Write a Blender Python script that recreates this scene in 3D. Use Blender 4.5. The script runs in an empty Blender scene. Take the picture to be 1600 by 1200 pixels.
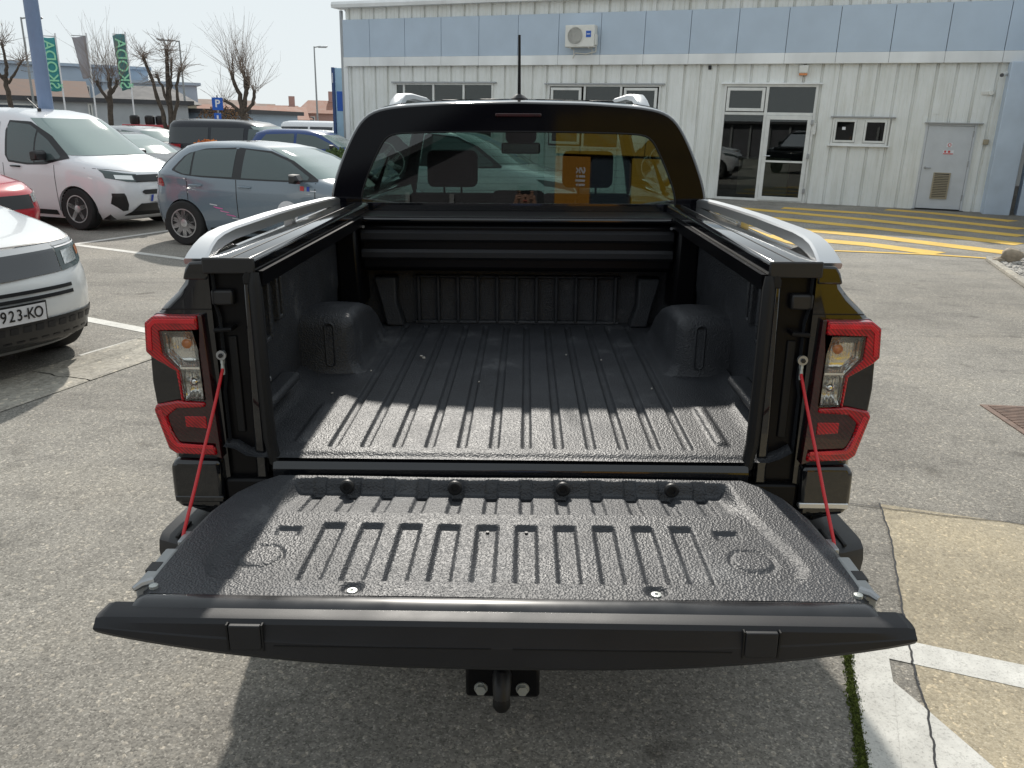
import bpy, bmesh, math, random
import numpy as np
from mathutils import Vector, Matrix
random.seed(7)
rng = np.random.default_rng(7)
S = bpy.context.scene
COL = S.collection

# ------------------------------------------------------------------ camera
TILT = 0.018                                   # the truck stands on a slight cross fall
T = Matrix.Rotation(-TILT, 3, 'Y')
def cam_axes(yaw, pitch, roll):
    f = Vector((math.sin(yaw)*math.cos(pitch), math.cos(yaw)*math.cos(pitch), -math.sin(pitch)))
    r = Vector((math.cos(yaw), -math.sin(yaw), 0)); u = r.cross(f)
    c, s = math.cos(roll), math.sin(roll)
    return c*r+s*u, -s*r+c*u, f
r_, u_, f_ = [T @ v for v in cam_axes(-0.0163, 0.309, 0.0045)]
cam = bpy.data.objects.new('camera', bpy.data.cameras.new('camera')); COL.objects.link(cam)
M = Matrix((r_, u_, -f_)).transposed().to_4x4(); M.translation = T @ Vector((0.0377, -2.0012, 1.7264))
cam.matrix_world = M
cam.data.sensor_width = 36; cam.data.lens = 36*1255.74/1600
cam.data.clip_start = .02; cam.data.clip_end = 3000
S.camera = cam
# ------------------------------------------------------------------ light
SUN = Vector((-0.17, 1.38, 1.0)).normalized()
W = bpy.data.worlds.new('World'); S.world = W; W.use_nodes = True
nt = W.node_tree; nt.nodes.clear()
sky = nt.nodes.new('ShaderNodeTexSky'); sky.sky_type = 'NISHITA'; sky.sun_disc = False
sky.sun_elevation = math.asin(SUN.z); sky.sun_rotation = math.atan2(SUN.x, SUN.y)
sky.air_density = 1.0; sky.dust_density = 1.0; sky.ozone_density = 1.2; sky.altitude = 100
hs = nt.nodes.new('ShaderNodeHueSaturation'); hs.inputs['Saturation'].default_value = .8
bg = nt.nodes.new('ShaderNodeBackground'); bg.inputs['Strength'].default_value = .10
wo = nt.nodes.new('ShaderNodeOutputWorld')
gm_ = nt.nodes.new('ShaderNodeGamma'); gm_.inputs['Gamma'].default_value = .06        # thin bright haze evens the sky out
ml_ = nt.nodes.new('ShaderNodeMixRGB'); ml_.blend_type = 'MULTIPLY'; ml_.inputs[0].default_value = 1; ml_.inputs[2].default_value = (4.62, 4.98, 5.14, 1)
nt.links.new(sky.outputs[0], hs.inputs['Color']); nt.links.new(hs.outputs[0], gm_.inputs[0]); nt.links.new(gm_.outputs[0], ml_.inputs[1]); nt.links.new(ml_.outputs[0], bg.inputs[0]); nt.links.new(bg.outputs[0], wo.inputs[0])
sl = bpy.data.lights.new('sun', 'SUN'); sl.energy = 3.0; sl.angle = math.radians(1.2); sl.color = (1, .95, .87)
so = bpy.data.objects.new('sun', sl); COL.objects.link(so)
so.rotation_euler = (-SUN).to_track_quat('-Z', 'Y').to_euler()
S.view_settings.view_transform = 'Standard'; S.view_settings.look = 'None'
S.view_settings.exposure = .60; S.view_settings.gamma = 1; S.view_settings.use_curve_mapping = False
S.render.engine = 'CYCLES'
S.cycles.max_bounces = 10; S.cycles.transparent_max_bounces = 24

# ------------------------------------------------------------------ materials
def nodemat(name):
    m = bpy.data.materials.new(name); m.use_nodes = True
    b = m.node_tree.nodes['Principled BSDF']
    return m, m.node_tree, b
def mat(name, col, rough=.5, metal=0., var=0., scale=8., bump=0., bscale=60., spec=.5, coat=0., bdist=.01, emit=None, detail=4., stretch=None):
    m, t, b = nodemat(name)
    b.inputs['Base Color'].default_value = (*col, 1); b.inputs['Roughness'].default_value = rough
    b.inputs['Metallic'].default_value = metal; b.inputs['Specular IOR Level'].default_value = spec
    b.inputs['Coat Weight'].default_value = coat; b.inputs['Coat Roughness'].default_value = .03
    tc = None
    if var or bump:
        tc = t.nodes.new('ShaderNodeTexCoord'); vec = tc.outputs['Object']
        if stretch:
            mp = t.nodes.new('ShaderNodeMapping'); mp.inputs['Scale'].default_value = stretch
            t.links.new(vec, mp.inputs[0]); vec = mp.outputs[0]
    if var:
        n = t.nodes.new('ShaderNodeTexNoise'); n.inputs['Scale'].default_value = scale; n.inputs['Detail'].default_value = detail
        r = t.nodes.new('ShaderNodeMapRange'); r.inputs[1].default_value = .3; r.inputs[2].default_value = .7
        r.inputs[3].default_value = 1-var; r.inputs[4].default_value = 1+var
        x = t.nodes.new('ShaderNodeMixRGB'); x.blend_type = 'MULTIPLY'; x.inputs[0].default_value = 1
        x.inputs[1].default_value = (*col, 1)
        t.links.new(vec, n.inputs['Vector']); t.links.new(n.outputs[0], r.inputs[0])
        t.links.new(r.outputs[0], x.inputs[2]); t.links.new(x.outputs[0], b.inputs['Base Color'])
        r2 = t.nodes.new('ShaderNodeMapRange'); r2.inputs[1].default_value = .3; r2.inputs[2].default_value = .7
        r2.inputs[3].default_value = max(0, rough-.06); r2.inputs[4].default_value = min(1, rough+.08)
        t.links.new(n.outputs[0], r2.inputs[0]); t.links.new(r2.outputs[0], b.inputs['Roughness'])
    if bump:
        n = t.nodes.new('ShaderNodeTexNoise'); n.inputs['Scale'].default_value = bscale; n.inputs['Detail'].default_value = 3
        bp = t.nodes.new('ShaderNodeBump'); bp.inputs['Strength'].default_value = bump; bp.inputs['Distance'].default_value = bdist
        t.links.new(vec, n.inputs['Vector']); t.links.new(n.outputs[0], bp.inputs['Height']); t.links.new(bp.outputs[0], b.inputs['Normal'])
    return m
def glassmat(name, tint, ior=1.5, rough=0.0, refl=1.0, tint2=None):
    m = bpy.data.materials.new(name); m.use_nodes = True; t = m.node_tree; t.nodes.clear()
    o = t.nodes.new('ShaderNodeOutputMaterial'); mx = t.nodes.new('ShaderNodeMixShader')
    fr = t.nodes.new('ShaderNodeFresnel'); fr.inputs[0].default_value = ior
    tr = t.nodes.new('ShaderNodeBsdfTransparent'); tr.inputs[0].default_value = (*tint, 1)
    gl = t.nodes.new('ShaderNodeBsdfGlossy'); gl.inputs['Roughness'].default_value = rough; gl.inputs['Color'].default_value = (refl, refl, refl, 1)
    t.links.new(fr.outputs[0], mx.inputs[0]); t.links.new(tr.outputs[0], mx.inputs[1]); t.links.new(gl.outputs[0], mx.inputs[2])
    t.links.new(mx.outputs[0], o.inputs[0])
    return m
def ramp(t, src, stops):
    r = t.nodes.new('ShaderNodeValToRGB'); e = r.color_ramp.elements
    while len(e) < len(stops): e.new(.5)
    for i, (p, c) in enumerate(stops): e[i].position = p; e[i].color = (*c, 1) if len(c) == 3 else c
    t.links.new(src, r.inputs[0]); return r.outputs[0]
def noise(t, vec, scale, detail=4, rough=.55, dist=0):
    n = t.nodes.new('ShaderNodeTexNoise'); n.inputs['Scale'].default_value = scale; n.inputs['Detail'].default_value = detail
    n.inputs['Roughness'].default_value = rough; n.inputs['Distortion'].default_value = dist
    t.links.new(vec, n.inputs['Vector']); return n.outputs[0]
def mulc(t, a, b, f=1., mode='MULTIPLY'):
    x = t.nodes.new('ShaderNodeMixRGB'); x.blend_type = mode; x.inputs[0].default_value = f
    for i, v in ((1, a), (2, b)):
        if isinstance(v, tuple): x.inputs[i].default_value = (*v, 1)
        else: t.links.new(v, x.inputs[i])
    return x.outputs[0]
def aggregate(name, base, dark, light, stain, rough=.9, gs=185., bump=.45, blotch=1.):
    """worn road surface: stones of mixed tone in a binder, blotches, oil spots"""
    m, t, b = nodemat(name)
    tc = t.nodes.new('ShaderNodeTexCoord'); v = tc.outputs['Object']
    vo = t.nodes.new('ShaderNodeTexVoronoi'); vo.inputs['Scale'].default_value = gs; t.links.new(v, vo.inputs['Vector'])
    vb = t.nodes.new('ShaderNodeTexVoronoi'); vb.inputs['Scale'].default_value = gs*.42; t.links.new(v, vb.inputs['Vector'])
    sep = t.nodes.new('ShaderNodeSeparateColor'); t.links.new(vo.outputs['Color'], sep.inputs[0])
    sep2 = t.nodes.new('ShaderNodeSeparateColor'); t.links.new(vb.outputs['Color'], sep2.inputs[0])
    c1 = ramp(t, sep.outputs[0], [(.0, dark), (.35, base), (.8, base), (1., light)])
    c2 = ramp(t, sep2.outputs[1], [(.0, (.75, .75, .75)), (.5, (1, 1, 1)), (.9, (1.05, 1.05, 1.05)), (1., (1.5, 1.45, 1.38))])
    c = mulc(t, c1, c2)
    c = mulc(t, c, ramp(t, noise(t, v, 1.1, 6, .6), [(.3, (.74, .74, .74)), (.52, (1, 1, 1)), (.75, (1.14, 1.12, 1.08))]), blotch)
    c = mulc(t, c, ramp(t, noise(t, v, .23, 3, .5), [(.32, (.84, .83, .82)), (.6, (1.06, 1.06, 1.06))]), blotch)
    sp = ramp(t, noise(t, v, 3.2, 3, .5), [(.64, (1, 1, 1)), (.76, stain)])
    c = mulc(t, c, sp, .8)
    mp = t.nodes.new('ShaderNodeMapping'); mp.inputs['Scale'].default_value = (.55, 2.2, 1); mp.inputs['Rotation'].default_value = (0, 0, .35); t.links.new(v, mp.inputs[0])
    c = mulc(t, c, ramp(t, noise(t, mp.outputs[0], 1.6, 7, .68), [(.30, (.72, .72, .73)), (.46, (1, 1, 1)), (.75, (1.05, 1.05, 1.04))]), blotch)
    t.links.new(c, b.inputs['Base Color']); b.inputs['Roughness'].default_value = rough; b.inputs['Specular IOR Level'].default_value = .3
    bm = t.nodes.new('ShaderNodeBump'); bm.inputs['Strength'].default_value = bump; bm.inputs['Distance'].default_value = .004
    bm.invert = True
    t.links.new(vb.outputs['Distance'], bm.inputs['Height']); t.links.new(bm.outputs[0], b.inputs['Normal'])
    return m
def wornpaint(name, col, under, amount=.5):
    m, t, b = nodemat(name)
    tc = t.nodes.new('ShaderNodeTexCoord'); v = tc.outputs['Object']
    n = noise(t, v, 9, 8, .7); n2 = noise(t, v, 120, 3, .7)
    k = ramp(t, n, [(.5-.25*(1-amount), (0, 0, 0)), (.75, (.55, .55, .55))])
    k2 = ramp(t, n2, [(.52, (0, 0, 0)), (.72, (.7, .7, .7))])
    kk = mulc(t, k, k2, 1., 'ADD')
    x = t.nodes.new('ShaderNodeMixRGB'); t.links.new(kk, x.inputs[0]); x.inputs[1].default_value = (*col, 1); x.inputs[2].default_value = (*under, 1)
    t.links.new(mulc(t, x.outputs[0], ramp(t, noise(t, v, 2, 4), [(.3, (.86, .86, .85)), (.7, (1.05, 1.05, 1.05))])), b.inputs['Base Color'])
    b.inputs['Roughness'].default_value = .75
    bm = t.nodes.new('ShaderNodeBump'); bm.inputs['Strength'].default_value = .3; bm.inputs['Distance'].default_value = .004
    t.links.new(n2, bm.inputs['Height']); t.links.new(bm.outputs[0], b.inputs['Normal'])
    return m

MAT = {}
MAT['asphalt'] = aggregate('asphalt', (.252, .238, .212), (.148, .140, .125), (.42, .395, .352), (.42, .41, .40))
MAT['concrete_tan'] = aggregate('concrete_tan', (.40, .35, .26), (.33, .285, .205), (.50, .45, .35), (.7, .66, .62), gs=230, bump=.3)
MAT['gutter'] = aggregate('gutter', (.38, .355, .305), (.31, .29, .25), (.46, .43, .38), (.7, .68, .66), gs=90, bump=.25)
MAT['white_line'] = wornpaint('white_line', (.66, .65, .61), (.30, .29, .27), .45)
MAT['yellow_line'] = wornpaint('yellow_line', (.80, .49, .05), (.40, .32, .16), .4)
MAT['moss'] = mat('moss', (.13, .17, .03), 1., var=.5, scale=60, bump=1., bscale=140, bdist=.02)
MAT['rust'] = mat('rust', (.175, .12, .095), .8, var=.3, scale=20, bump=.3, bscale=80)
MAT['gravel'] = mat('gravel', (.36, .34, .31), .9, var=.4, scale=9)
MAT['rock'] = mat('rock', (.30, .25, .19), .9, var=.35, scale=9, bump=.6, bscale=14, bdist=.03)
MAT['grass_far'] = mat('grass_far', (.12, .12, .08), 1., var=.4, scale=.3)
MAT['black_paint'] = mat('black_paint', (.004, .0045, .006), .12, coat=.8, spec=.3)
MAT['black_trim'] = mat('black_trim', (.008, .008, .009), .5, bump=.15, bscale=500, bdist=.002)
MAT['black_inner'] = mat('black_inner', (.004, .004, .005), .3, spec=.16)
MAT['rubber'] = mat('rubber', (.007, .007, .0075), .6, spec=.3, bump=.1, bscale=90, bdist=.003)
MAT['tyre'] = mat('tyre', (.018, .018, .018), .85, var=.3, scale=30)
MAT['cap_plastic'] = mat('cap_plastic', (.013, .0135, .016), .5, spec=.35, var=.15, scale=6, bump=.12, bscale=700, bdist=.001)
MAT['satin_rail'] = mat('satin_rail', (.60, .61, .62), .32, metal=.9)
MAT['chrome'] = mat('chrome', (.8, .8, .8), .12, metal=1.)
MAT['zinc'] = mat('zinc', (.42, .44, .42), .4, metal=.5, bump=.3, bscale=300, bdist=.002)
MAT['red_cable'] = mat('red_cable', (.46, .010, .014), .4)
MAT['red_lens'] = mat('red_lens', (.36, .001, .006), .12, coat=.5, spec=.3)
MAT['bright_lens'] = mat('bright_lens', (.62, .006, .016), .1, coat=.6, spec=.4)
MAT['orange_lens'] = mat('orange_lens', (.65, .2, .03), .15, coat=1.)
MAT['smoked_lens'] = mat('smoked_lens', (.035, .003, .005), .14, coat=.5, spec=.3)
MAT['reflector'] = mat('reflector', (.72, .72, .70), .22, metal=1., bump=.25, bscale=40, bdist=.01)
MAT['lens_clear'] = glassmat('lens_clear', (.97, .97, .96), 1.45)
MAT['rear_glass'] = glassmat('rear_glass', (.135, .205, .185), 1.66)
MAT['privacy_glass'] = glassmat('privacy_glass', (.05, .055, .055), 1.5)
MAT['cab_glass'] = glassmat('cab_glass', (.80, .90, .86), 1.5)
MAT['car_glass'] = glassmat('car_glass', (.50, .58, .55), 1.55)
MAT['shop_glass'] = glassmat('shop_glass', (.55, .6, .58), 1.6)
MAT['dark_room'] = mat('dark_room', (.10, .10, .095), .9, var=.4, scale=1.2)
MAT['seat'] = mat('seat', (.015, .015, .017), .7, bump=.2, bscale=200)
MAT['white_paint'] = mat('white_paint', (.74, .75, .77), .22, coat=1.)
MAT['pearl_white'] = mat('pearl_white', (.78, .79, .78), .2, coat=1.)
MAT['grey_paint'] = mat('grey_paint', (.155, .20, .24), .25, coat=1.)
MAT['red_paint'] = mat('red_paint', (.45, .02, .03), .2, coat=1.)
MAT['dark_paint'] = mat('dark_paint', (.008, .010, .016), .18, coat=.3, spec=.3)
MAT['blue_paint'] = mat('blue_paint', (.012, .045, .17), .2, coat=.5, spec=.3)
MAT['silver_paint'] = mat('silver_paint', (.42, .43, .44), .25, metal=.5, coat=1.)
MAT['alloy'] = mat('alloy', (.55, .56, .57), .3, metal=.7)
MAT['car_black'] = mat('car_black', (.012, .012, .013), .35)
MAT['plate_white'] = mat('plate_white', (.72, .72, .74), .4, var=.06, scale=20)
MAT['plate_black'] = mat('plate_black', (.01, .01, .01), .5)
MAT['plate_blue'] = mat('plate_blue', (.02, .06, .4), .5)
MAT['sheet_white'] = None
MAT['blue_panel'] = mat('blue_panel', (.46, .545, .64), .35, var=.05, scale=1.5)
MAT['trim_white'] = mat('trim_white', (.80, .81, .80), .5, var=.12, scale=1.5, stretch=(1, 1, .3))
MAT['frame_white'] = mat('frame_white', (.70, .70, .67), .45, var=.08, scale=5)
MAT['door_grey'] = mat('door_grey', (.56, .58, .60), .5, var=.06, scale=3)
MAT['vent_tan'] = mat('vent_tan', (.36, .31, .22), .7)
MAT['pillar_blue'] = mat('pillar_blue', (.50, .58, .68), .5, var=.08, scale=2)
MAT['red_print'] = mat('red_print', (.6, .05, .05), .5)
MAT['ac_white'] = mat('ac_white', (.72, .71, .66), .5, var=.05, scale=6)
MAT['ac_dark'] = mat('ac_dark', (.08, .08, .085), .5)
MAT['steel'] = mat('steel', (.35, .36, .37), .4, metal=.7)
MAT['galv'] = mat('galv', (.30, .31, .31), .55, metal=.4)
MAT['pole_blue'] = mat('pole_blue', (.16, .22, .34), .45, var=.08, scale=3)
MAT['sign_blue'] = mat('sign_blue', (.012, .10, .46), .4)
MAT['sign_navy'] = mat('sign_navy', (.03, .07, .19), .4)
MAT['sign_sky'] = mat('sign_sky', (.35, .52, .66), .4, var=.2, scale=1.)
MAT['flag_teal'] = mat('flag_teal', (.05, .29, .31), .7, var=.12, scale=2)
MAT['flag_dark'] = mat('flag_dark', (.07, .19, .20), .7, var=.15, scale=2)
MAT['flag_grey'] = mat('flag_grey', (.30, .28, .30), .7, var=.15, scale=2)
MAT['flag_green'] = mat('flag_green', (.30, .66, .42), .6)
MAT['bark'] = mat('bark', (.075, .06, .048), .95, var=.4, scale=9, bump=.8, bscale=22, bdist=.03)
MAT['twig'] = mat('twig', (.22, .175, .145), .95, var=.3, scale=3)
MAT['yellow_panel'] = mat('yellow_panel', (.42, .28, .012), .45, var=.05, scale=2)
MAT['orange_panel'] = mat('orange_panel', (.46, .20, .008), .45, var=.05, scale=2)
MAT['plaster_grey'] = mat('plaster_grey', (.42, .44, .46), .8, var=.12, scale=1.)
MAT['plaster_blue'] = mat('plaster_blue', (.36, .44, .53), .8, var=.1, scale=.5)
MAT['plaster_pink'] = mat('plaster_pink', (.40, .25, .22), .8, var=.12, scale=.7)
MAT['plaster_cream'] = mat('plaster_cream', (.50, .45, .36), .8, var=.1, scale=.6)
MAT['roof_red'] = mat('roof_red', (.27, .13, .09), .85, var=.2, scale=2)
MAT['roof_brown'] = mat('roof_brown', (.17, .11, .085), .85, var=.2, scale=2)
MAT['roof_dark'] = mat('roof_dark', (.055, .055, .06), .7, var=.2, scale=2)
MAT['far_glass'] = mat('far_glass', (.05, .07, .09), .15)
MAT['flower_orange'] = mat('flower_orange', (.50, .16, .04), .8, var=.5, scale=25)
MAT['leaf'] = mat('leaf', (.07, .11, .03), .8, var=.4, scale=20)
MAT['planter'] = mat('planter', (.30, .29, .27), .9, var=.2, scale=4)
MAT['skin'] = mat('skin', (.42, .25, .18), .55)
MAT['shirt'] = mat('shirt', (.12, .15, .26), .9, var=.1, scale=10)
MAT['trouser'] = mat('trouser', (.03, .035, .05), .9)
MAT['hair'] = mat('hair', (.015, .012, .01), .7)
MAT['hall'] = mat('hall', (.10, .10, .11), .8, var=.2, scale=1)
MAT['shrub'] = mat('shrub', (.14, .08, .04), .95, var=.4, scale=4)

def liner_mat():
    m, t, b = nodemat('bed_liner')
    tc = t.nodes.new('ShaderNodeTexCoord'); v = tc.outputs['Object']
    b.inputs['Base Color'].default_value = (.030, .031, .034, 1); b.inputs['Roughness'].default_value = .40; b.inputs['Specular IOR Level'].default_value = .44
    r = ramp(t, noise(t, v, 3.5, 5, .6), [(.3, (.43, .43, .43)), (.7, (.56, .56, .56))]); t.links.new(r, b.inputs['Roughness'])
    c = mulc(t, (.029, .031, .0355), ramp(t, noise(t, v, 5, 7, .7), [(.35, (.8, .8, .8)), (.58, (1.1, 1.1, 1.1)), (.72, (2.6, 2.5, 2.3)), (.85, (4.5, 4.2, 3.8))])); t.links.new(c, b.inputs['Base Color'])
    vo = t.nodes.new('ShaderNodeTexVoronoi'); vo.inputs['Scale'].default_value = 210; vo.feature = 'SMOOTH_F1'; vo.inputs['Smoothness'].default_value = .6
    n = t.nodes.new('ShaderNodeTexNoise'); n.inputs['Scale'].default_value = 130; n.inputs['Detail'].default_value = 3
    t.links.new(v, vo.inputs['Vector']); t.links.new(v, n.inputs['Vector'])
    ad = t.nodes.new('ShaderNodeMath'); ad.operation = 'ADD'; t.links.new(vo.outputs['Distance'], ad.inputs[0]); t.links.new(n.outputs[0], ad.inputs[1])
    bm = t.nodes.new('ShaderNodeBump'); bm.inputs['Strength'].default_value = .58; bm.inputs['Distance'].default_value = .0028
    t.links.new(ad.outputs[0], bm.inputs['Height']); t.links.new(bm.outputs[0], b.inputs['Normal'])
    return m
MAT['liner'] = liner_mat()
def lens_mat(name, lo, hi, rib):
    m, t, b = nodemat(name)
    tc = t.nodes.new('ShaderNodeTexCoord'); v = tc.outputs['Object']
    wv = t.nodes.new('ShaderNodeTexWave'); wv.inputs['Scale'].default_value = rib; wv.bands_direction = 'DIAGONAL'; wv.inputs['Distortion'].default_value = .6; t.links.new(v, wv.inputs['Vector'])
    c = ramp(t, wv.outputs['Fac'], [(.1, lo), (.9, hi)])
    c = mulc(t, c, ramp(t, noise(t, v, 22, 3), [(.3, (.62, .62, .62)), (.65, (1.1, 1.1, 1.1))]))
    t.links.new(c, b.inputs['Base Color']); b.inputs['Roughness'].default_value = .1; b.inputs['Specular IOR Level'].default_value = .3
    b.inputs['Coat Weight'].default_value = .8; b.inputs['Coat Roughness'].default_value = .02
    return m
MAT['red_lens'] = lens_mat('red_lens', (.20, .0005, .004), (.50, .003, .010), 60)
MAT['bright_lens'] = lens_mat('bright_lens', (.45, .004, .012), (.72, .010, .022), 90)
MAT['smoked_lens'] = lens_mat('smoked_lens', (.016, .001, .002), (.045, .003, .005), 45)
def sheet_mat():
    m, t, b = nodemat('sheet_white')
    tc = t.nodes.new('ShaderNodeTexCoord'); v = tc.outputs['Object']
    mp = t.nodes.new('ShaderNodeMapping'); mp.inputs['Scale'].default_value = (3, 3, .25); t.links.new(v, mp.inputs[0])
    c = mulc(t, (.81, .82, .80), ramp(t, noise(t, mp.outputs[0], 2.2, 6, .65), [(.28, (.84, .83, .79)), (.5, (.98, .98, .97)), (.8, (1.02, 1.02, 1.02))]))
    c = mulc(t, c, ramp(t, noise(t, v, .9, 4, .6), [(.3, (.90, .90, .88)), (.6, (1, 1, 1))]))
    t.links.new(c, b.inputs['Base Color']); b.inputs['Roughness'].default_value = .5
    return m
MAT['sheet_white'] = sheet_mat()

# ------------------------------------------------------------------ mesh helpers
def link(o, parent=None):
    COL.objects.link(o)
    if parent is not None: o.parent = parent
    return o
def tag(o, label=None, cat=None, group=None, kind=None):
    if label: o['label'] = label
    if cat: o['category'] = cat
    if group: o['group'] = group
    if kind: o['kind'] = kind
    return o
def empty(name, loc=(0, 0, 0), rz=0., parent=None):
    o = bpy.data.objects.new(name, None); o.empty_display_size = .1
    o.location = loc; o.rotation_euler = (0, 0, rz); return link(o, parent)
def M_(m): return MAT[m] if isinstance(m, str) else m
def mesh(name, v, f, m, parent=None, smooth=False, sharp=35, bevel=0., seg=2, mats=None, idx=None, sub=0):
    me = bpy.data.meshes.new(name); me.from_pydata([tuple(p) for p in v], [], [tuple(q) for q in f])
    for mm in (mats or [m]): me.materials.append(M_(mm))
    if idx is not None:
        for p, i in zip(me.polygons, idx): p.material_index = i
    bm = bmesh.new(); bm.from_mesh(me); bmesh.ops.recalc_face_normals(bm, faces=bm.faces); bm.to_mesh(me); bm.free()
    if smooth:
        me.shade_smooth(); me.set_sharp_from_angle(angle=math.radians(sharp))
    o = link(bpy.data.objects.new(name, me), parent)
    if bevel:
        b = o.modifiers.new('bevel', 'BEVEL'); b.width = bevel; b.segments = seg; b.limit_method = 'ANGLE'; b.angle_limit = math.radians(35)
        me.shade_smooth(); me.set_sharp_from_angle(angle=math.radians(50))
    if sub:
        s = o.modifiers.new('sub', 'SUBSURF'); s.levels = sub; s.render_levels = sub
    return o
def grid_faces(n, m, closed_n=False, closed_m=False, off=0):
    f = []
    for i in range(n if closed_n else n-1):
        for j in range(m if closed_m else m-1):
            a, b = i, (i+1) % n; c, d = j, (j+1) % m
            f.append((off+a*m+c, off+b*m+c, off+b*m+d, off+a*m+d))
    return f
class MB:
    """collects shapes that make up one part"""
    def __init__(s): s.v, s.f = [], []
    def add(s, v, f):
        o = len(s.v); s.v += [tuple(p) for p in v]; s.f += [tuple(i+o for i in q) for q in f]; return s
    def box(s, x0, x1, y0, y1, z0, z1):
        v = [(x, y, z) for x in (x0, x1) for y in (y0, y1) for z in (z0, z1)]
        return s.add(v, [(0, 1, 3, 2), (4, 6, 7, 5), (0, 4, 5, 1), (2, 3, 7, 6), (0, 2, 6, 4), (1, 5, 7, 3)])
    def prism(s, poly, a, b, ax='y', a2=None, b2=None):
        """polygon extruded along an axis; poly in the two other axes"""
        n = len(poly)
        def P(p, t): return {'y': (p[0], t, p[1]), 'x': (t, p[0], p[1]), 'z': (p[0], p[1], t)}[ax]
        v = [P(p, a) for p in poly]+[P(p, b) for p in poly]
        return s.add(v, [tuple(range(n)), tuple(range(2*n-1, n-1, -1))]+[(i, (i+1) % n, n+(i+1) % n, n+i) for i in range(n)])
    def tube(s, pts, r, k=8, caps=True):
        pts = [Vector(p) for p in pts]; n = len(pts)
        rs = r if isinstance(r, (list, tuple)) else [r]*n
        v = []; up = None
        for i, p in enumerate(pts):
            d = (pts[min(i+1, n-1)]-pts[max(i-1, 0)]).normalized()
            if up is None:
                up = Vector((0, 0, 1)) if abs(d.z) < .9 else Vector((1, 0, 0))
            a = d.cross(up).normalized(); up = a.cross(d).normalized()
            for j in range(k):
                t = 2*math.pi*j/k; v.append(p+(a*math.cos(t)+up*math.sin(t))*rs[i])
        f = grid_faces(n, k, closed_m=True)
        if caps: f += [tuple(range(k)), tuple(range((n-1)*k, n*k))]
        return s.add(v, f)
    def lathe(s, prof, c=(0, 0, 0), ax='z', k=24):
        """profile (radius, height) turned round an axis"""
        v = []
        for r, h in prof:
            for j in range(k):
                t = 2*math.pi*j/k; a, b = r*math.cos(t), r*math.sin(t)
                q = {'z': (a, b, h), 'y': (a, h, b), 'x': (h, a, b)}[ax]
                v.append((c[0]+q[0], c[1]+q[1], c[2]+q[2]))
        return s.add(v, grid_faces(len(prof), k, closed_m=True)+[tuple(range(k)), tuple(range((len(prof)-1)*k, len(prof)*k))])
    def loft(s, rings, caps=True, closed=True):
        k = len(rings[0]); v = [p for r in rings for p in r]
        f = grid_faces(len(rings), k, closed_m=closed)
        if caps: f += [tuple(range(k)), tuple(range((len(rings)-1)*k, len(rings)*k))]
        return s.add(v, f)
    def build(s, name, m, parent=None, **kw): return mesh(name, s.v, s.f, m, parent, **kw)
def box(name, x0, x1, y0, y1, z0, z1, m, parent=None, **kw): return MB().box(x0, x1, y0, y1, z0, z1).build(name, m, parent, **kw)
def text(name, s, size, m, parent, mtx, depth=.002, bold=0., ax=1., align='CENTER'):
    c = bpy.data.curves.new(name, 'FONT'); c.body = s; c.size = size; c.extrude = depth; c.align_x = align; c.align_y = 'CENTER'; c.offset = bold
    o = bpy.data.objects.new('tmp', c); COL.objects.link(o)
    dg = bpy.context.evaluated_depsgraph_get(); me = bpy.data.meshes.new_from_object(o.evaluated_get(dg)); bpy.data.objects.remove(o)
    me.name = name; me.materials.clear(); me.materials.append(M_(m))
    me.transform(mtx)
    return link(bpy.data.objects.new(name, me), parent)
def axes(o, x, y):
    """matrix for lettering: origin, reading direction, up direction"""
    x = Vector(x).normalized(); y = Vector(y).normalized(); z = x.cross(y)
    m = Matrix((x, y, z)).transposed().to_4x4(); m.translation = Vector(o); return m
def sstep(a, b, x):
    t = np.clip((x-a)/(b-a), 0, 1); return t*t*(3-2*t)
def copy_tree(o, parent=None):
    c = o.copy(); COL.objects.link(c); c.parent = parent
    for ch in list(o.children): copy_tree(ch, c)
    return c

# ================================================================== SETTING
def sheet(name, poly, z, m, parent=None, sub=0):
    return mesh(name, [(x, y, z) for x, y in poly], [tuple(range(len(poly)))], m, parent)
g = sheet('ground', [(-900, -900), (900, -900), (900, 900), (-900, 900)], 0, 'asphalt'); tag(g, 'worn grey asphalt of the dealership yard', kind='structure')
# gutter of concrete slabs along the parking bays
gd = Vector((.305, .952)); gn = Vector((-.952, .305))
g0 = Vector((-3.16, 2.55))
gut = empty('gutter', (0, 0, 0)); tag(gut, 'shallow concrete gutter strip along the parking bays', kind='structure')
prof = [(0, .005), (.02, .012), (.20, .010), (.23, .0025), (.31, .0025), (.34, .012), (.52, .012), (.54, .005)]
for k in range(-6, 26):
    a, b = k*1.0-1.3, k*1.0-.312
    rings = []
    for s_ in (a, b):
        jit = random.uniform(-.001, .001)
        rings.append([(g0.x+gd.x*s_+gn.x*w_, g0.y+gd.y*s_+gn.y*w_, h_+jit) for w_, h_ in prof])
    MB().loft(rings, caps=False, closed=False).build('gutter_slab', 'gutter', gut)
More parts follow.
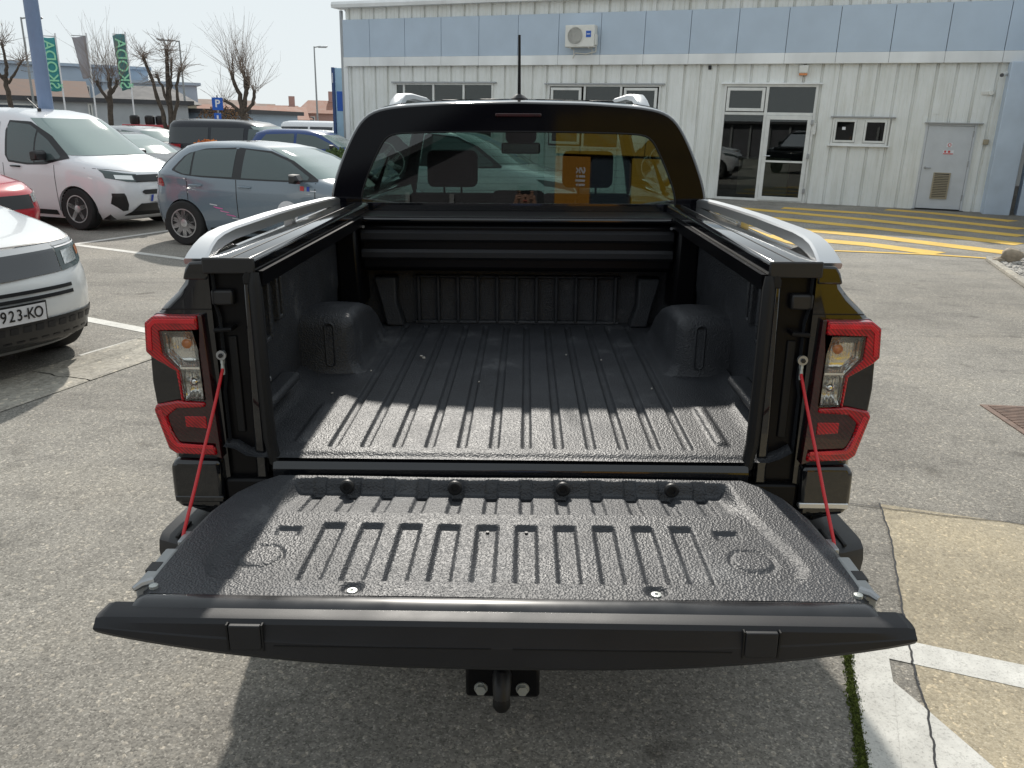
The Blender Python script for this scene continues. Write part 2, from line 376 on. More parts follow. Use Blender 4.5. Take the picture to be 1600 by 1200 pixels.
# parking bay lines
def stripe(name, pts, w, m, z=.006, parent=None):
    pts = [Vector(p) for p in pts]; v = []; n = len(pts)
    for i, p in enumerate(pts):
        d = (pts[min(i+1, n-1)]-pts[max(i-1, 0)]).normalized(); q = Vector((-d.y, d.x))*w/2
        v += [(p.x+q.x, p.y+q.y, z), (p.x-q.x, p.y-q.y, z)]
    return mesh(name, v, [(2*i, 2*i+1, 2*i+3, 2*i+2) for i in range(n-1)], m, parent)
mk = empty('parking_lines'); tag(mk, 'worn white parking bay lines painted on the asphalt', kind='structure')
bd = Vector((.893, -.45))
for base in ((-3.15, 4.6), (-4.38, 8.35)):
    p = Vector(base); stripe('bay_line', [p-bd*5.5, p+bd*.1], .12, 'white_line', .003, mk)
stripe('bay_line', [(-3.30, 3.80), (-2.95, 4.72)], .12, 'white_line', .005, mk)
stripe('bay_line', [(-6.45, 9.2), (-5.8, 10.96), (-5.2, 12.6)], .12, 'white_line', .005, mk)
# yellow hatching before the workshop
yh = empty('yellow_hatching'); tag(yh, 'yellow diagonal hatching painted before the workshop wall', kind='structure')
for i, pts in enumerate([
        [(8.9, 18.3), (9.6, 17.75), (10.75, 16.1)], [(6.28, 18.05), (7.99, 17.15), (8.79, 16.3), (10.05, 14.55)],
        [(4.6, 18.18), (7.32, 15.71), (9.31, 13.31)], [(4.0, 16.6), (5.2, 15.6), (6.76, 14.2), (8.54, 12.05)],
        [(4.05, 14.4), (5.18, 13.5), (6.2, 12.75), (7.78, 10.82)], [(4.3, 12.3), (4.99, 11.95), (5.75, 11.5), (6.45, 10.62)]]):
    stripe('hatch_stripe', pts, .50, 'yellow_line', .003+.0006*i, yh)
stripe('hatch_border', [(4.0, 16.2), (4.26, 12.98), (4.40, 11.45), (4.7, 10.66), (5.29, 10.61), (6.23, 10.5), (6.8, 10.32), (7.1, 10.18)], .13, 'yellow_line', .0075, yh)
# concrete apron and white paint on the right of the truck
sheet('concrete_apron', [(1.79, 1.62), (1.68, 1.22), (1.51, .75), (1.42, .48), (1.33, .16), (1.24, -.12), (.55, -2.6), (4.4, -2.2), (3.4, 1.13), (2.39, 1.44)], .0016, 'concrete_tan')['kind'] = 'structure'
wl = empty('white_lines'); tag(wl, 'broad worn white lines painted across asphalt and concrete apron', kind='structure')
sheet('painted_line', [(1.20, .47), (1.44, .485), (1.77, .37), (2.6, .08), (2.5, -.05), (1.69, .25), (1.31, .385), (1.27, .26), (1.10, -.2), (.60, -1.9), (.42, -1.9), (1.035, -.12)], .0030, 'white_line', wl)
sheet('painted_line', [(1.27, .26), (1.31, .155), (1.40, -.11), (1.75, -.95), (1.60, -1.1), (1.10, -.2)], .0040, 'white_line', wl)
# the crack between asphalt and concrete
ck = MB()
pts = [(1.79, 1.62), (1.68, 1.22), (1.51, .75), (1.42, .48), (1.36, .30), (1.325, .14), (1.23, -.12), (1.0, -.9)]
P_ = []
for a, b in zip(pts[:-1], pts[1:]):
    for q in range(14):
        t_ = q/14; P_.append((a[0]+(b[0]-a[0])*t_+random.uniform(-.004, .004), a[1]+(b[1]-a[1])*t_))
stripe('crack', P_, .007, 'black_trim', .0050)['kind'] = 'structure'
P_ = [(1.0+i*.06, 1.74-i*.013+random.uniform(-.008, .008)) for i in range(26)]
stripe('crack', P_, .006, 'black_trim', .0050)['kind'] = 'structure'
# moss in the joint beside the white line: tufts of small leaves
mv = MB()
for i in range(5200):
    t_ = random.random(); x = 1.195+(1.0-1.195)*t_*1.05; y = .47+(-.22-.47)*t_
    w_ = .006+.011*abs(math.sin(t_*31+math.sin(t_*77)))+.004*random.random()
    cx, cy = x+random.gauss(0, w_*.55), y+random.uniform(-.01, .01); s_ = random.uniform(.002, .005); h_ = random.uniform(.002, .010)
    a_ = random.uniform(0, 6.28); dx, dy = s_*math.cos(a_), s_*math.sin(a_)
    mv.add([(cx-dx, cy-dy, .0), (cx+dx, cy+dy, .0), (cx+dx*.3-dy, cy+dy*.3+dx, h_), (cx-dy*1.2, cy+dx*1.2, h_*.6)], [(0, 1, 2), (0, 2, 3)])
tag(mv.build('moss', 'moss'), 'strip of green moss growing in the asphalt joint', 'moss', kind='stuff')
# drain cover
dc = empty('drain_cover', (3.27, 2.84, 0), math.radians(-3)); tag(dc, 'rusty ribbed steel drain cover set in the asphalt at right', 'drain cover')
box('frame', -.16, .62, -.36, .36, 0, .008, 'rust', dc, bevel=.002)
for i in range(22): box('rib', -.12, .58, -.33+i*.0305, -.312+i*.0305, .006, .013, 'rust', dc)
# gravel bed, kerb, stone and post at the right edge
kb = empty('kerb'); tag(kb, 'low pale kerb round the gravel bed at right', kind='structure')
kp = [(7.9, 10.5), (6.95, 10.16), (6.85, 10.02), (6.11, 7.79), (5.2, 5.2), (4.9, 4.2)]
for a, b in zip(kp[:-1], kp[1:]):
    a, b = Vector(a), Vector(b); d = (b-a).normalized(); n = Vector((-d.y, d.x))*.10*(1)
    mesh('kerb_stone', [(a.x, a.y, 0), (b.x, b.y, 0), (b.x+n.x, b.y+n.y, 0), (a.x+n.x, a.y+n.y, 0), (a.x, a.y, .05), (b.x, b.y, .05), (b.x+n.x, b.y+n.y, .05), (a.x+n.x, a.y+n.y, .05)],
         [(0, 1, 2, 3), (4, 5, 6, 7), (0, 1, 5, 4), (1, 2, 6, 5), (2, 3, 7, 6), (3, 0, 4, 7)], 'gutter', kb, bevel=.008)
sheet('gravel_base', [(7.9, 10.4), (6.98, 10.06), (6.2, 7.75), (5.0, 4.2), (9, 4.2)], .02, 'gravel')['kind'] = 'structure'
def rock_mesh(r, seed, sc=(1, 1, .7)):
    bm = bmesh.new(); bmesh.ops.create_icosphere(bm, subdivisions=2, radius=1); q = random.Random(seed)
    ph = [q.uniform(0, 6) for _ in range(6)]
    for v_ in bm.verts:
        c = v_.co; k = 1+.22*math.sin(2.3*c.x+ph[0])+.18*math.sin(3.1*c.y+ph[1]+c.z)+.12*math.sin(5*c.z+ph[2]+2*c.x)
        v_.co = Vector((c.x*sc[0], c.y*sc[1], c.z*sc[2]))*k*r
    v = [tuple(x.co) for x in bm.verts]; f = [tuple(x.index for x in y.verts) for y in bm.faces]; bm.free(); return v, f
gm = MB(); protos = [rock_mesh(1, i) for i in range(5)]
for i in range(900):
    u_r, v_r = random.random(), random.random()
    y = 6.6+3.4*v_r; xl = 6.2+(y-7.79)*.331+.02; x = xl+u_r*1.2; r = random.uniform(.012, .035)
    pv, pf = protos[i % 5]; bmv = [(x+a*r, y+b*r, .02+c*r+.006) for a, b, c in pv]; gm.add(bmv, pf)
tag(gm.build('gravel', 'gravel', smooth=True), 'loose pale gravel filling the kerbed bed at right', 'gravel', kind='stuff')
v, f = rock_mesh(.13, 11, (1.3, .8, .85)); o = mesh('stone', [(a+7.12, b+9.83, c+.11) for a, b, c in v], f, 'rock', smooth=True, sharp=60); tag(o, 'rough brown stone lying on the gravel beside the kerb', 'stone')
v, f = rock_mesh(.06, 5, (1.8, .8, .6)); o = mesh('stone', [(a+6.93, b+9.78, c+.05) for a, b, c in v], f, 'rock', smooth=True, sharp=60); tag(o, 'small flat stone at the kerb corner left of the bigger stone', 'stone')
po = empty('service_post', (7.62, 9.95, 0)); tag(po, 'short grey square post standing on the gravel at right edge', 'post')
box('shaft', -.16, .16, -.13, .13, 0, .82, 'plaster_grey', po, bevel=.012); box('cap', -.18, .18, -.15, .15, .82, .86, 'steel', po, bevel=.008); box('base_plate', -.2, .2, -.17, .17, .02, .035, 'steel', po)

# ================================================================== WORKSHOP BUILDING
A21 = math.radians(-21)
B = empty('workshop_building', (9.74, 18.76, 0), A21); tag(B, 'white ribbed metal workshop with a band of grey blue panels', 'building')
def corr(a, b):
    """ribbed sheet profile between two positions along the wall"""
    pts = []; per = .43
    k0 = math.floor(a/per)-1; k1 = math.ceil(b/per)+1
    for k in range(k0, k1):
        o = k*per
        for dx, dy in ((0, 0), (.018, .055), (.058, .055), (.076, 0), (.175, 0), (.180, .006), (.195, .006), (.20, 0), (.315, 0), (.320, .006), (.335, .006), (.34, 0)):
            pts.append((o+dx, dy))
    q = [p for p in pts if a < p[0] < b]
    def at(x):
        for p0, p1 in zip(pts[:-1], pts[1:]):
            if p0[0] <= x <= p1[0]: return p0[1]+(p1[1]-p0[1])*(x-p0[0])/max(1e-6, p1[0]-p0[0])
        return 0
    return [(a, at(a))]+q+[(b, at(b))]
def sheetpiece(a, b, z0, z1, y=0.):
    p = corr(a, b); v = [(x, y+d, z0) for x, d in p]+[(x, y+d, z1) for x, d in p]; n = len(p)
    return mesh('wall_sheet', v, [(i, i+1, n+i+1, n+i) for i in range(n-1)], 'sheet_white', B)
opens = [(-4.90, -2.58, 0.0, 2.92), (-2.14, -.82, 1.49, 2.14), (.03, 1.07, -.2, 2.02), (-14.75, -11.5, 1.2, 2.93), (-9.80, -6.58, 1.2, 2.90)]
brk = sorted({-16.45, 1.50}|{x for o in opens for x in o[:2]}|{round(k*.43+.25, 4) for k in range(-40, 4) if -16.45 < k*.43+.25 < 1.5})
for a, b in zip(brk[:-1], brk[1:]):
    if b-a < .004: continue
    op = [o for o in opens if o[0]-1e-6 <= a and b <= o[1]+1e-6]
    if op:
        o = op[0]
        if o[2] > .1: sheetpiece(a, b, -.3, o[2])
        sheetpiece(a, b, o[3], 3.42)
    else: sheetpiece(a, b, -.3, 3.42)
for k in range(22): sheetpiece(-16.45+k*.86, min(1.5, -16.45+(k+1)*.86-.001), 4.66, 5.06, .0)
# fascia: blue panels and the white strip under them
for k in range(-14, 4):
    a, b = -1.07+1.207*(k-1), -1.07+1.207*k
    a = max(a, -16.5)
    if b <= a or a > 2.4: continue
    box('fascia_panel', a+.006, b-.006, -.11, -.02, 3.665, 4.72, 'blue_panel', B, bevel=.004)
    box('fascia_trim', a+.003, b-.003, -.13, -.01, 3.405, 3.66, 'trim_white', B, bevel=.006)
box('fascia_back', -16.46, 1.6, -.02, -.002, 3.43, 4.70, 'black_trim', B)
MB().prism([(-.22, 5.05), (.3, 5.05), (.3, 5.22), (-.20, 5.22), (-.24, 5.14)], -16.8, 8, 'x').build('roof_edge', 'trim_white', B)
box('roof', -16.6, 8, .2, 14, 5.0, 5.12, 'roof_dark', B)
box('side_wall', -16.46, -16.40, .05, 14, -.3, 5.05, 'trim_white', B)
box('back_wall', -16.4, 8, 13.9, 14, -.3, 5.0, 'trim_white', B)
box('corner_trim', -16.55, -16.40, -.06, .08, -.3, 3.40, 'trim_white', B, bevel=.006)
box('downpipe', -16.66, -16.57, -.02, .07, 0, 5.0, 'steel', B, bevel=.02)
# interior seen through the glass
rm = MB(); rm.box(-6.3, 1.3, 4.0, 4.1, -.1, 3.4).box(-6.3, -6.2, .1, 4.0, -.1, 3.4).box(1.2, 1.3, .1, 4, -.1, 3.4).box(-6.3, 1.3, .1, 4.1, 3.35, 3.42).box(-6.3, 1.3, .1, 4.1, -.12, -.02)
rm.build('room_lining', 'dark_room', B)
rm = MB(); rm.box(-15.5, -6.4, 3.0, 3.1, -.1, 3.4).box(-15.5, -6.4, .1, 3.1, 3.35, 3.42).box(-15.5, -15.4, .1, 3, -.1, 3.4).box(-6.5, -6.4, .1, 3, -.1, 3.4); rm.build('room_lining', 'dark_room', B)
box('counter', -4.6, -3.2, 2.2, 2.8, 0, 1.05, 'plaster_cream', B)
def frame(name, x0, x1, z0, z1, w, y0, y1, m, parent, bars=()):
    mb = MB().box(x0, x0+w, y0, y1, z0, z1).box(x1-w, x1, y0, y1, z0, z1).box(x0+w, x1-w, y0, y1, z0, z0+w).box(x0+w, x1-w, y0, y1, z1-w, z1)
    for bx in bars: mb.box(*bx)
    return mb.build(name, m, parent, bevel=.004)
# glass entrance
gd_ = frame('glass_entrance', -4.90, -2.58, 0, 2.92, .06, -.05, .07, 'frame_white', B, [(-3.84, -3.77, -.05, .07, .06, 2.86), (-4.84, -3.84, -.045, .065, 2.17, 2.24), (-3.77, -2.64, -.045, .065, 2.17, 2.24)])
frame('fanlight_frame', -4.82, -3.86, 2.26, 2.84, .075, -.07, .02, 'frame_white', gd_)
box('pane', -4.745, -3.935, -.03, -.024, 2.335, 2.765, 'shop_glass', gd_)
box('pane', -3.77, -2.64, .0, .006, 2.24, 2.86, 'shop_glass', gd_)
box('pane', -4.84, -3.84, .0, .006, .06, 2.17, 'shop_glass', gd_)
frame('door_leaf', -3.765, -2.645, .03, 2.165, .10, -.075, -.01, 'frame_white', gd_, [(-3.665, -2.745, -.06, -.02, 1.0, 1.05)])
box('pane', -3.665, -2.745, -.04, -.034, .13, 2.065, 'shop_glass', gd_)
MB().tube([(-3.71, -.075, 1.16), (-3.71, -.13, 1.16), (-3.56, -.13, 1.16)], .012).build('door_handle', 'chrome', gd_)
for zz in (.25, 1.12, 1.95): box('hinge', -2.66, -2.60, -.10, -.05, zz, zz+.12, 'steel', gd_, bevel=.005)
box('letter_plate', -2.60, -2.52, -.06, -.045, 1.72, 2.0, 'frame_white', gd_)
box('lintel_drip', -4.98, -2.50, -.10, .0, 2.92, 2.96, 'trim_white', B, bevel=.004)
# two small windows
box('lintel_drip', -2.2, -.70, -.09, 0, 2.14, 2.175, 'steel', B, bevel=.003)
for a, b in ((-2.14, -1.52), (-1.44, -.82)):
    w_ = frame('window', a, b, 1.49, 2.14, .05, -.05, .06, 'frame_white', B)
    frame('sash', a+.055, b-.055, 1.55, 2.09, .05, -.065, .0, 'frame_white', w_); box('pane', a+.105, b-.105, -.02, -.014, 1.60, 2.04, 'shop_glass', w_)
box('window_post', -1.52, -1.44, -.04, .06, 1.49, 2.14, 'frame_white', B)
box('sticker', -1.90, -1.82, -.03, -.024, 1.85, 1.92, 'plate_white', B)
box('window_sill', -2.2, -.76, -.10, 0, 1.455, 1.49, 'trim_white', B, bevel=.004)
# the two bands of high windows behind the truck
def band(x0, x1, z0, z1, bars, nm, sash):
    w_ = frame('window_band', x0, x1, z0, z1, .05, -.04, .06, 'frame_white', B, [(b-.03, b+.03, -.035, .055, z0+.05, z1-.05) for b in bars])
    e = [x0]+list(bars)+[x1]
    for i, (a, b) in enumerate(zip(e[:-1], e[1:])):
        if sash and i != 1: frame('sash', a+.09, b-.09, z0+.1, z1-.08, .07, -.06, .0, 'frame_white', w_); box('pane', a+.16, b-.16, -.02, -.014, z0+.17, z1-.15, 'shop_glass', w_)
        else: box('pane', a+.05, b-.05, .0, .006, z0+.05, z1-.05, 'shop_glass', w_)
band(-14.75, -11.5, 1.2, 2.93, (-14.45, -13.45, -12.45), 'a', False)
band(-9.80, -6.58, 1.2, 2.90, (-8.72, -7.68), 'b', True)
box('lintel_drip', -14.85, -11.4, -.09, 0, 2.93, 2.965, 'steel', B); box('lintel_drip', -9.9, -6.48, -.09, 0, 2.90, 2.935, 'steel', B)
# steel service door with vent
sd = empty('service_door', parent=B)
frame('door_frame', .0, 1.10, -.06, 2.04, .05, -.03, .06, 'door_grey', sd); box('door_leaf', .055, 1.045, -.02, .03, .03, 1.985, 'door_grey', sd, bevel=.004)
box('lintel_drip', -.04, 1.22, -.10, 0, 2.04, 2.065, 'steel', sd)
vt = MB()
for k in range(14): vt.prism([(-.05, .30+k*.0405), (-.022, .315+k*.0405), (-.022, .328+k*.0405), (-.05, .312+k*.0405)], .37, .69, 'x')
vt.box(.34, .37, -.045, -.02, .27, .90).box(.69, .72, -.045, -.02, .27, .90).box(.37, .69, -.045, -.02, .27, .295).box(.37, .69, -.045, -.02, .875, .90)
vt.build('vent', 'vent_tan', sd); box('vent_back', .36, .70, -.021, -.0205, .28, .89, 'black_trim', sd)
MB().tube([(.13, -.02, 1.0), (.13, -.07, 1.0), (.26, -.07, 1.0)], .012).lathe([(.03, -.02), (.03, -.03)], (.13, 0, 1.0), 'y').build('door_handle', 'steel', sd)
for zz in (.25, 1.05, 1.75): box('hinge', 1.035, 1.06, -.045, -.02, zz, zz+.14, 'steel', sd)
n_ = box('warning_notice', .52, .64, -.026, -.0205, 1.50, 1.60, 'plate_white', sd)
MB().lathe([(.040, -.028), (.040, -.0265)], (.58, 0, 1.55), 'y').build('warning_symbol', 'red_print', n_); MB().lathe([(.026, -.0295), (.026, -.0285)], (.58, 0, 1.55), 'y').build('warning_symbol', 'plate_white', n_)
n_ = box('warning_notice', .46, .70, -.026, -.0205, 1.33, 1.43, 'plate_white', sd)
box('printed_bar', .47, .69, -.0275, -.0265, 1.335, 1.355, 'red_print', n_); box('printed_bar', .49, .53, -.0275, -.0265, 1.37, 1.42, 'red_print', n_); box('printed_bar', .57, .62, -.0275, -.0265, 1.37, 1.42, 'red_print', n_)
box('cover_plate', .12, .26, -.012, .0, 2.26, 2.50, 'sheet_white', B); box('threshold', -.02, 1.12, -.14, .0, -.1, .012, 'black_trim', B)
# stains at the rib feet
# right corner pillar and the wing with its sectional door
box('corner_pillar', 1.5, 2.06, -.50, .05, -.3, 3.40, 'pillar_blue', B, bevel=.015)
box('wing_wall', 2.32, 2.5, -9, -.3, 3.1, 5.05, 'pillar_blue', B); box('wing_wall', 2.22, 2.5, -.42, .0, -.3, 5.05, 'pillar_blue', B)
for k in range(7): box('door_section', 2.40, 2.46, -5, -.45, -.05+k*.45, .39+k*.45, 'far_glass' if k == 2 else 'frame_white', B, bevel=.008)
box('wing_body', 2.5, 9, -9, -.02, -.3, 5.0, 'trim_white', B); box('wing_wall', 2.33, 2.49, -8.99, -5.02, -.3, 3.09, 'pillar_blue', B)
# fittings on the wall (things of their own)
def wall(s_, y_, z_): 
    c, n = math.cos(A21), math.sin(A21); return (9.74+s_*c-y_*n, 18.76+s_*n+y_*c, z_)
ac = empty('air_conditioner', wall(-8.80, -.11, 3.83), A21); tag(ac, 'white outdoor air conditioner unit hung on the blue panels', 'air conditioner')
box('casing', -.41, .41, -.36, -.06, 0, .55, 'ac_white', ac, bevel=.015)
MB().lathe([(.235, -.364), (.235, -.372), (.215, -.372), (.215, -.364)], (-.12, 0, .28), 'y', 32).build('fan_ring', 'ac_white', ac)
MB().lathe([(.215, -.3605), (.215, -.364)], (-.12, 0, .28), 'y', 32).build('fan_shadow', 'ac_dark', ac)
gr = MB()
for r_k in (.05, .09, .13, .17, .205): gr.tube([(-.12+r_k*math.cos(t*math.pi/12), -.37, .28+r_k*math.sin(t*math.pi/12)) for t in range(25)], .004, 5)
for t in range(12): gr.tube([(-.12+.03*math.cos(t*math.pi/6), -.37, .28+.03*math.sin(t*math.pi/6)), (-.12+.22*math.cos(t*math.pi/6), -.37, .28+.22*math.sin(t*math.pi/6))], .003, 5)
gr.build('fan_grille', 'ac_white', ac)
box('logo_plate', .18, .32, -.365, -.361, .24, .40, 'sign_blue', ac); box('logo_line', .20, .30, -.368, -.366, .31, .33, 'plate_white', ac); box('side_cover', .41, .45, -.30, -.12, .05, .32, 'ac_white', ac, bevel=.01)
for x in (-.26, .26): MB().tube([(x, -.34, -.02), (x, 0, -.02), (x, 0, -.22)], .015, 6).build('bracket', 'ac_white', ac)
MB().tube([(.43, -.2, .12), (.40, -.1, -.1), (.1, -.04, -.15), (-.2, -.03, -.12), (-.28, -.03, -.26)], .018, 6).build('pipe', 'ac_white', ac)
al = empty('alarm_box', wall(-2.99, -.02, 3.13), A21); tag(al, 'white alarm siren box with orange strip above the entrance', 'alarm'); box('casing', -.11, .11, -.10, 0, .05, .24, 'ac_white', al, bevel=.02); box('lens', -.10, .10, -.095, -.01, 0, .05, 'orange_lens', al, bevel=.01)
cc = empty('security_camera', wall(1.50, -.03, 3.12), A21); tag(cc, 'small white security camera at the right end of wall', 'camera'); MB().tube([(0, 0, .1), (0, -.10, .06)], .02).build('arm', 'ac_white', cc); MB().tube([(0.05, -.08, .06), (-.13, -.30, .0)], .045, 12).build('body', 'ac_white', cc); MB().tube([(-.13, -.30, .0), (-.15, -.325, -.006)], .04, 12).build('lens', 'ac_dark', cc)
lf = empty('wall_lamp', wall(1.2, 0, 2.70), A21); tag(lf, 'small cream wall fitting between door and pillar', 'lamp'); box('base', -.14, .13, -.03, .02, 0, .08, 'ac_white', lf, bevel=.01); MB().lathe([(.05, -.10), (.055, -.03)], (.05, 0, .04), 'y', 12).build('shade', 'ac_white', lf)
bx_ = box('junction_box', 1.28, 1.40, -.06, 0, 1.58, 1.70, 'vent_tan', None, bevel=.01); bx_.location = (9.74, 18.76, 0); bx_.rotation_euler = (0, 0, A21); tag(bx_, 'small brown box on ribbed wall right of service door', 'junction box')
vb_ = box('vent_stub', -5.37, -5.29, -.05, 0, 3.28, 3.38, 'black_trim', None, bevel=.01); vb_.location = (9.74, 18.76, 0); vb_.rotation_euler = (0, 0, A21); tag(vb_, 'small black stub below the white strip left of entrance', 'vent')
rb_ = box('roof_sign', -2.75, -2.5, -.3, -.24, 5.06, 5.4, 'red_print', None); rb_.location = (9.74, 18.76, 0); rb_.rotation_euler = (0, 0, A21); tag(rb_, 'small red plate standing on the workshop roof edge', 'sign')
# blue pylon sign behind the left corner of the workshop
sg = empty('pylon_sign', (-6.15, 25.55, 0), math.radians(-14)); tag(sg, 'dark blue and pale blue pylon sign behind the workshop corner', 'sign')
box('side_panel', -.10, .0, -.2, .2, 0, 3.42, 'sign_navy', sg, bevel=.01); box('face_panel', 0, .9, -.16, .16, .2, 3.40, 'sign_sky', sg, bevel=.01); box('stripe', -.07, -.045, -.206, -.2, 2.95, 3.25, 'plate_white', sg); box('picture', .05, .85, -.166, -.16, 2.1, 2.7, 'sign_blue', sg)

# ================================================================== PICKUP TRUCK
TR = empty('pickup_truck'); TR.rotation_euler = (0, -TILT, 0)
tag(TR, 'black double cab pickup with lowered tailgate and black bed liner', 'pickup truck')
XK = [s*(.045+.09*k) for k in range(6) for s in (-1, 1)]
def liner_floor():
    xs = set(np.round(np.arange(-.775, .7751, .03), 4))
    for c in XK:
        for d in (-.019, -.015, -.0125, -.010, -.006, .006, .010, .0125, .015, .019): xs.add(round(c+d, 4))
    for c in (-.59, .59):
        for d in (-.03, -.022, -.016, -.010, .010, .016, .022, .03): xs.add(round(c+d, 4))
    xs = np.array(sorted(xs)); ys = np.array(sorted(set(np.round(np.concatenate([np.arange(.0, .12, .006), np.arange(.12, .5, .02), np.arange(.5, 1.44, .05), np.arange(1.44, 1.60, .008)]), 4))))
    X, Y = np.meshgrid(xs, ys, indexing='ij'); Z = np.full(X.shape, .880)
    for c in XK:
        Z -= .011*(1-sstep(.0085, .0150, np.abs(X-c)))*sstep(.062, .078, Y)*(1-sstep(1.49, 1.51, Y))
    for c in (-.59, .59):
        Z += .010*(1-sstep(.010, .022, np.abs(X-c-.12*(Y-.1)*0)))*sstep(.085, .11, Y)*(1-sstep(.40, .43, Y))
    Z -= .008*(1-sstep(.01, .035, Y))
    Z += .03*sstep(.70, .76, np.abs(X))
    return [tuple(p) for p in np.stack([X, Y, Z], -1).reshape(-1, 3)], grid_faces(len(xs), len(ys))
v, f = liner_floor()
BL = mesh('bed_liner', v, f, 'liner', TR, smooth=True, sharp=75)
# walls with pressed shapes
for s in (-1, 1):
    w = MB()
    prof = [(.0, .89), (.0, 1.05), (.008, 1.09), (.008, 1.25), (.0, 1.29), (.0, 1.385)]
    ys = [.02, .10, .8, 1.57]
    w.loft([[(s*(.765-d), y, z) for d, z in prof] for y in ys], caps=False, closed=False)
    w.build('side_wall', 'liner', BL, smooth=True)
    # pressed pockets and hooks on the side wall
    for (y0, y1, z0, z1) in ((.20, .27, 1.06, 1.26), (.32, .40, 1.10, 1.30), (.47, .53, 1.14, 1.30), (.12, .17, .97, 1.20)):
        fr = MB(); a = .016
        for (p, q, r, t) in ((y0, y0+a, z0, z1), (y1-a, y1, z0, z1), (y0+a, y1-a, z0, z0+a), (y0+a, y1-a, z1-a, z1)):
            fr.box(s*.738, s*.768, p, q, r, t)
        fr.build('pressed_pocket', 'liner', BL, bevel=.005)
    for y0, z0 in ((.30, 1.0), (.16, 1.26)):
        MB().lathe([(.006, 0), (.014, .006), (.014, .012), (.006, .018)], (s*.745, y0, z0), 'x', 12).build('tie_down', 'steel', BL)
    MB().box(s*.70, s*.765, .14, .52, .93, .96).build('wall_step', 'liner', BL, bevel=.012)
    # wheel arch box
    n = 28; rings = []
    for (y, e) in ((.752, .048), (.760, .070), (.775, .085), (.80, .092), (.92, .092), (1.05, .078), (1.17, .045), (1.28, -.005), (1.36, -.06), (1.42, -.105)):
        top = 1.0+e; xi = .575-(.0 if y > .76 else -.01)
        if y < .775: xi += .016-(y-.752)*.6
        r = .036
        ring = [(s*.78, y, .87), (s*.78, y, top), (s*(xi+.10), y, top+.004)]
        for t in range(7):
            a_ = math.pi/2*t/6; ring.append((s*(xi+r-r*math.sin(a_)), y, top-r+r*math.cos(a_)))
        ring += [(s*(xi-.004), y, min(.93, top-.045)), (s*(xi-.02), y, .885), (s*(xi-.045), y, .878)]
        rings.append(ring)
    MB().loft(rings, caps=True, closed=False).build('wheel_arch', 'liner', BL, smooth=True, sharp=70)
    # slot pressed into the arch's rear face
    slot = [(s*(.655+.016*math.cos(t)), (1.05 if math.sin(t) >= 0 else .925)+.016*math.sin(t)) for t in np.linspace(0, 2*math.pi, 20, endpoint=False)]
    MB().prism(slot, .7535, .7565, 'y').build('arch_slot', 'black_trim', BL)
    MB().tube([(p[0], .752, p[1]) for p in slot]+[(slot[0][0], .752, slot[0][1])], .004, 6, caps=False).build('slot_rim', 'liner', BL, smooth=True)
# bulkhead
MB().box(-.775, .775, 1.57, 1.60, .86, 1.36).build('bulkhead', 'liner', BL)
bk = MB()
for k in range(11): bk.box(-.44+k*.088-.008, -.44+k*.088+.008, 1.535, 1.571, .885, 1.10)
bk.box(-.46, .46, 1.538, 1.571, .878, .895).box(-.46, .46, 1.545, 1.571, 1.085, 1.10)
bk.build('bulkhead_rib', 'liner', BL, bevel=.006)
for s in (-1, 1):
    MB().prism([(s*.50, .88), (s*.58, .88), (s*.60, .98), (s*.63, 1.10), (s*.53, 1.10), (s*.53, .98)], 1.48, 1.57, 'y').build('corner_bracket', 'liner', BL, bevel=.01)
    MB().prism([(s*.66, .98), (s*.76, .98), (s*.76, 1.33), (s*.67, 1.33)], 1.36, 1.57, 'y').build('corner_post', 'black_inner', BL, bevel=.015)
# roller cover canister under the cab
cn = empty('roller_cover', parent=TR)
box('canister', -.665, .665, 1.40, 1.58, 1.14, 1.345, 'black_inner', cn, bevel=.02)
for z0, z1 in ((1.265, 1.315), (1.19, 1.235)):
    MB().prism([(1.396, z0), (1.385, z0+.012), (1.385, z1-.012), (1.396, z1), (1.42, z1), (1.42, z0)], -.655, .655, 'x').build('cover_slat', 'cap_plastic', cn, smooth=True)
box('canister_lid', -.70, .70, 1.38, 1.645, 1.345, 1.372, 'black_inner', cn, bevel=.008)
box('lid_edge', -.70, .70, 1.372, 1.392, 1.350, 1.366, 'satin_rail', cn, bevel=.006).data.materials[0] = MAT['black_paint']
for s in (-1, 1):
    MB().lathe([(.006, 0), (.006, -.006)], (s*.64, 1.378, 1.33), 'y', 10).build('screw', 'steel', cn)
